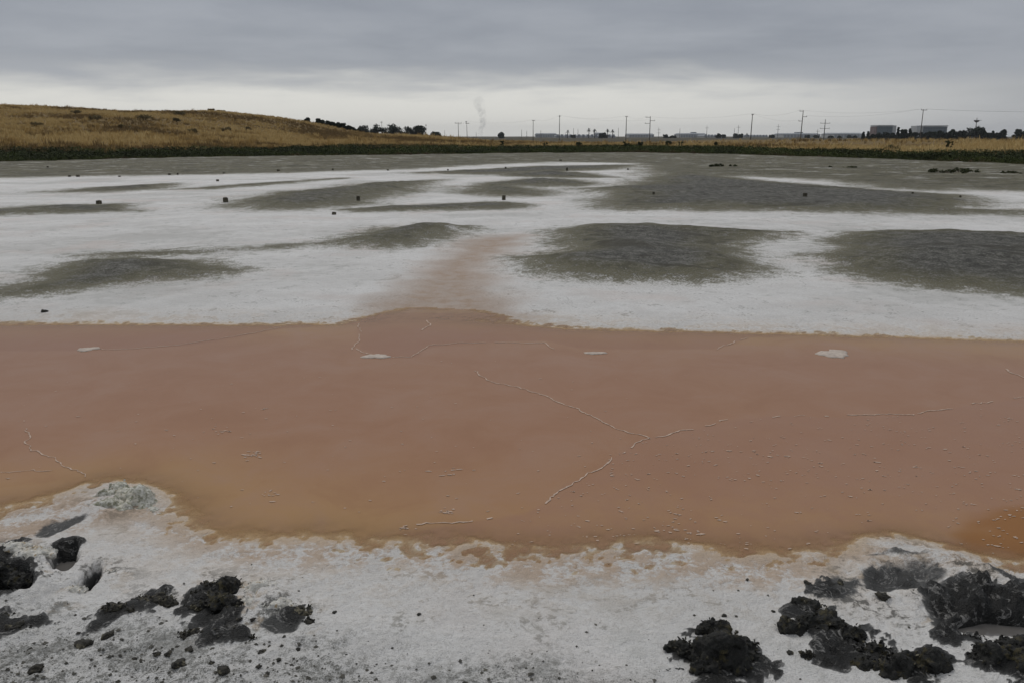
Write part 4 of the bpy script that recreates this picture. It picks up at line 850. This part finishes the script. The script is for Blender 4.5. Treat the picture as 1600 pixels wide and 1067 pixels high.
# ------------------------------------------------------------------ far buildings
m_glass, n = material('office_glass'); finish(n, **{'Base Color': (0.045, 0.070, 0.090, 1), 'Roughness': .35, 'Specular IOR Level': .25})
m_conc = simple('pale_concrete', (0.42, 0.43, 0.43), .85, .08, .2, .3); m_brick = simple('brick_end', (0.16, 0.11, 0.10), .85, .1, .3, .2); m_spand = simple('spandrel', (0.10, 0.14, 0.16), .5, .1, .3, .4)
m_whs = simple('warehouse_white', (0.44, 0.45, 0.45), .8, .06, .1, .3); m_whr = simple('warehouse_roof', (0.26, 0.28, 0.30), .7, .08, .1, .3); m_dock = simple('dock_door', (0.26, 0.28, 0.31), .6, .1, .3, .3)
def office(px0, px1, top_py, y, label, brick_w, tower, seed):
    a = at(px0, 213, y); b = at(px1, 213, y); Wd = b.x - a.x; H = at(px0, top_py, y).z; root = empty('office_building', ((a.x + b.x) / 2, y, 0)); dep_ = 26.0
    def part(nm, c, s, mt): v, f = box(c, s); return mesh_obj(nm, v, f, mt, root)
    tw = Wd * .22; x0 = -Wd / 2 + (tw if tower < 0 else 0); x1 = Wd / 2 - (tw if tower > 0 else 0)
    part('glass_wall', ((x0 + x1) / 2, dep_ / 2, H / 2 - 1), (x1 - x0, dep_, H - 2), m_glass)
    fl_ = 6
    for k in range(fl_):
        part('floor_band', ((x0 + x1) / 2, -.1, (H - 2) * (k + .5) / fl_), (x1 - x0 + .2, .5, .9), m_spand)
    for k in range(9):
        part('mullion', (x0 + (x1 - x0) * (k + .5) / 9, -.18, H / 2 - 1), (.25, .5, H - 2.2), m_spand)
    part('roof', ((x0 + x1) / 2, dep_ / 2 - .5, H - .9), (x1 - x0 + 1.2, dep_ + 2, 1.8), m_conc)
    tx = (-1 if tower < 0 else 1) * (Wd / 2 - tw / 2); part('stair_tower', (tx, dep_ / 2 - .8, H / 2 - .3), (tw, dep_ * .8, H - .6), m_conc)
    if brick_w: part('brick_end', (-Wd / 2 - .6, dep_ / 2, H / 2 - 1.2), (1.6, dep_ * .9, H - 2.4), m_brick)
    tag(root, label, 'building')
office(1370, 1400, 196, 1350, 'glass office block with a reddish end wall behind the tall conifer', 1, 1, 1)
office(1432, 1478.5, 196.5, 1350, 'wider glass office block with a pale end behind the dark pole', 0, -1, 2)
def warehouse(px0, px1, top_py, y, label, ndoor, step=0):
    a = at(px0, 213, y); b = at(px1, 213, y); Wd = b.x - a.x; H = at(px0, top_py, y).z; root = empty('warehouse', ((a.x + b.x) / 2, y, 0))
    v, f = box((0, 25, H / 2 - .5), (Wd, 50, H - 1)); mesh_obj('wall', v, f, m_whs, root)
    vs_ = [(-Wd / 2 - .6, -.6, H - .9), (Wd / 2 + .6, -.6, H - .9), (Wd / 2 + .6, 50.6, H - .9), (-Wd / 2 - .6, 50.6, H - .9), (-Wd / 2 * .9, 8, H + .8), (Wd / 2 * .9, 8, H + .8), (Wd / 2 * .9, 42, H + .8), (-Wd / 2 * .9, 42, H + .8)]
    mesh_obj('roof', vs_, [(3, 2, 1, 0), (4, 5, 6, 7), (0, 1, 5, 4), (1, 2, 6, 5), (2, 3, 7, 6), (3, 0, 4, 7)], m_whr, root)
    for k in range(ndoor):
        v, f = box((-Wd / 2 + Wd * (k + .5) / ndoor, -.1, 2.2), (Wd / ndoor * .55, .4, 4.0)); mesh_obj('dock_door', v, f, m_dock, root)
    if step: v, f = box((Wd * step, 20, H + 1.0), (Wd * .16, 14, 3.0)); mesh_obj('roof_unit', v, f, m_whr, root)
    tag(root, label, 'warehouse')
warehouse(837, 870, 209.5, 1300, 'long low pale warehouse behind the bare pole, short of the lone palm', 9)
warehouse(868, 962, 212, 1100, 'lowest longest warehouse spread behind the palms', 14)
warehouse(932, 946, 208.5, 1400, 'small hazy warehouse hidden in the clump of far trees', 3)
warehouse(983, 1022, 210, 1350, 'warehouse behind the pole with alternating arms', 9)
warehouse(1063, 1104, 209.5, 1300, 'broad warehouse between thin poles past the olive shrubs', 10, .1)
warehouse(1100, 1135, 212, 1250, 'low warehouse joining the broad one and the hazy trees', 7)
warehouse(1162, 1200, 212, 1500, 'faint low warehouse behind the leaning pole', 8)
warehouse(1224, 1282, 209.5, 1300, 'long pale warehouse behind the pole with staggered arms', 11, .02)
warehouse(1303, 1349, 209, 1200, 'whitest warehouse beside the two slim conifers', 9)

# ------------------------------------------------------------------ smoke and haze
m_smoke, n = material('smoke'); co = n.n('ShaderNodeTexCoord').outputs['Object']
sz = n.n('ShaderNodeSeparateXYZ', ins={0: co}); ns = n.noise(co, .16, 5.0, .62, .6)
den = n.math('MULTIPLY', n.ramp(ns, .42, .68), n.ramp(sz.outputs[2], 8.0, 52.0, .11, .035))
pvn = n.n('ShaderNodeVolumePrincipled', ins={'Color': (.62, .64, .68, 1), 'Density': den, 'Anisotropy': 0.0}); n.n('ShaderNodeOutputMaterial', ins={1: pvn.outputs[0]})
SY = 1150.0; b = at(751, 213, SY); pth, rad_ = [], []
for px, py, wpx in ((751, 214, 5), (751, 206, 8), (753, 198, 9), (755, 190, 10), (754, 180, 12), (751, 170, 15), (748, 162, 18), (747, 156, 19), (746, 151, 8)):
    q = at(px, py, SY); pth.append(Vector((q.x - b.x, 0, q.z))); rad_.append(wpx * .5 * SY / FPX)
v, f = tube(pth, rad_, 14); o = mesh_obj('smoke', v, f, m_smoke, smooth_=True); o.location = (b.x, SY, 0); tag(o, 'thin column of grey smoke rising on the horizon', 'smoke', kind='stuff')
m_haze, n = material('haze'); pvn = n.n('ShaderNodeVolumePrincipled', ins={'Color': (.90, .93, .97, 1), 'Density': 0.0001}); n.n('ShaderNodeOutputMaterial', ins={1: pvn.outputs[0]})
v, f = box((0, 0, 28.0), (10400, 10400, 66)); o = mesh_obj('haze', v, f, m_haze); tag(o, 'thin haze over the whole plain', 'haze', kind='stuff')
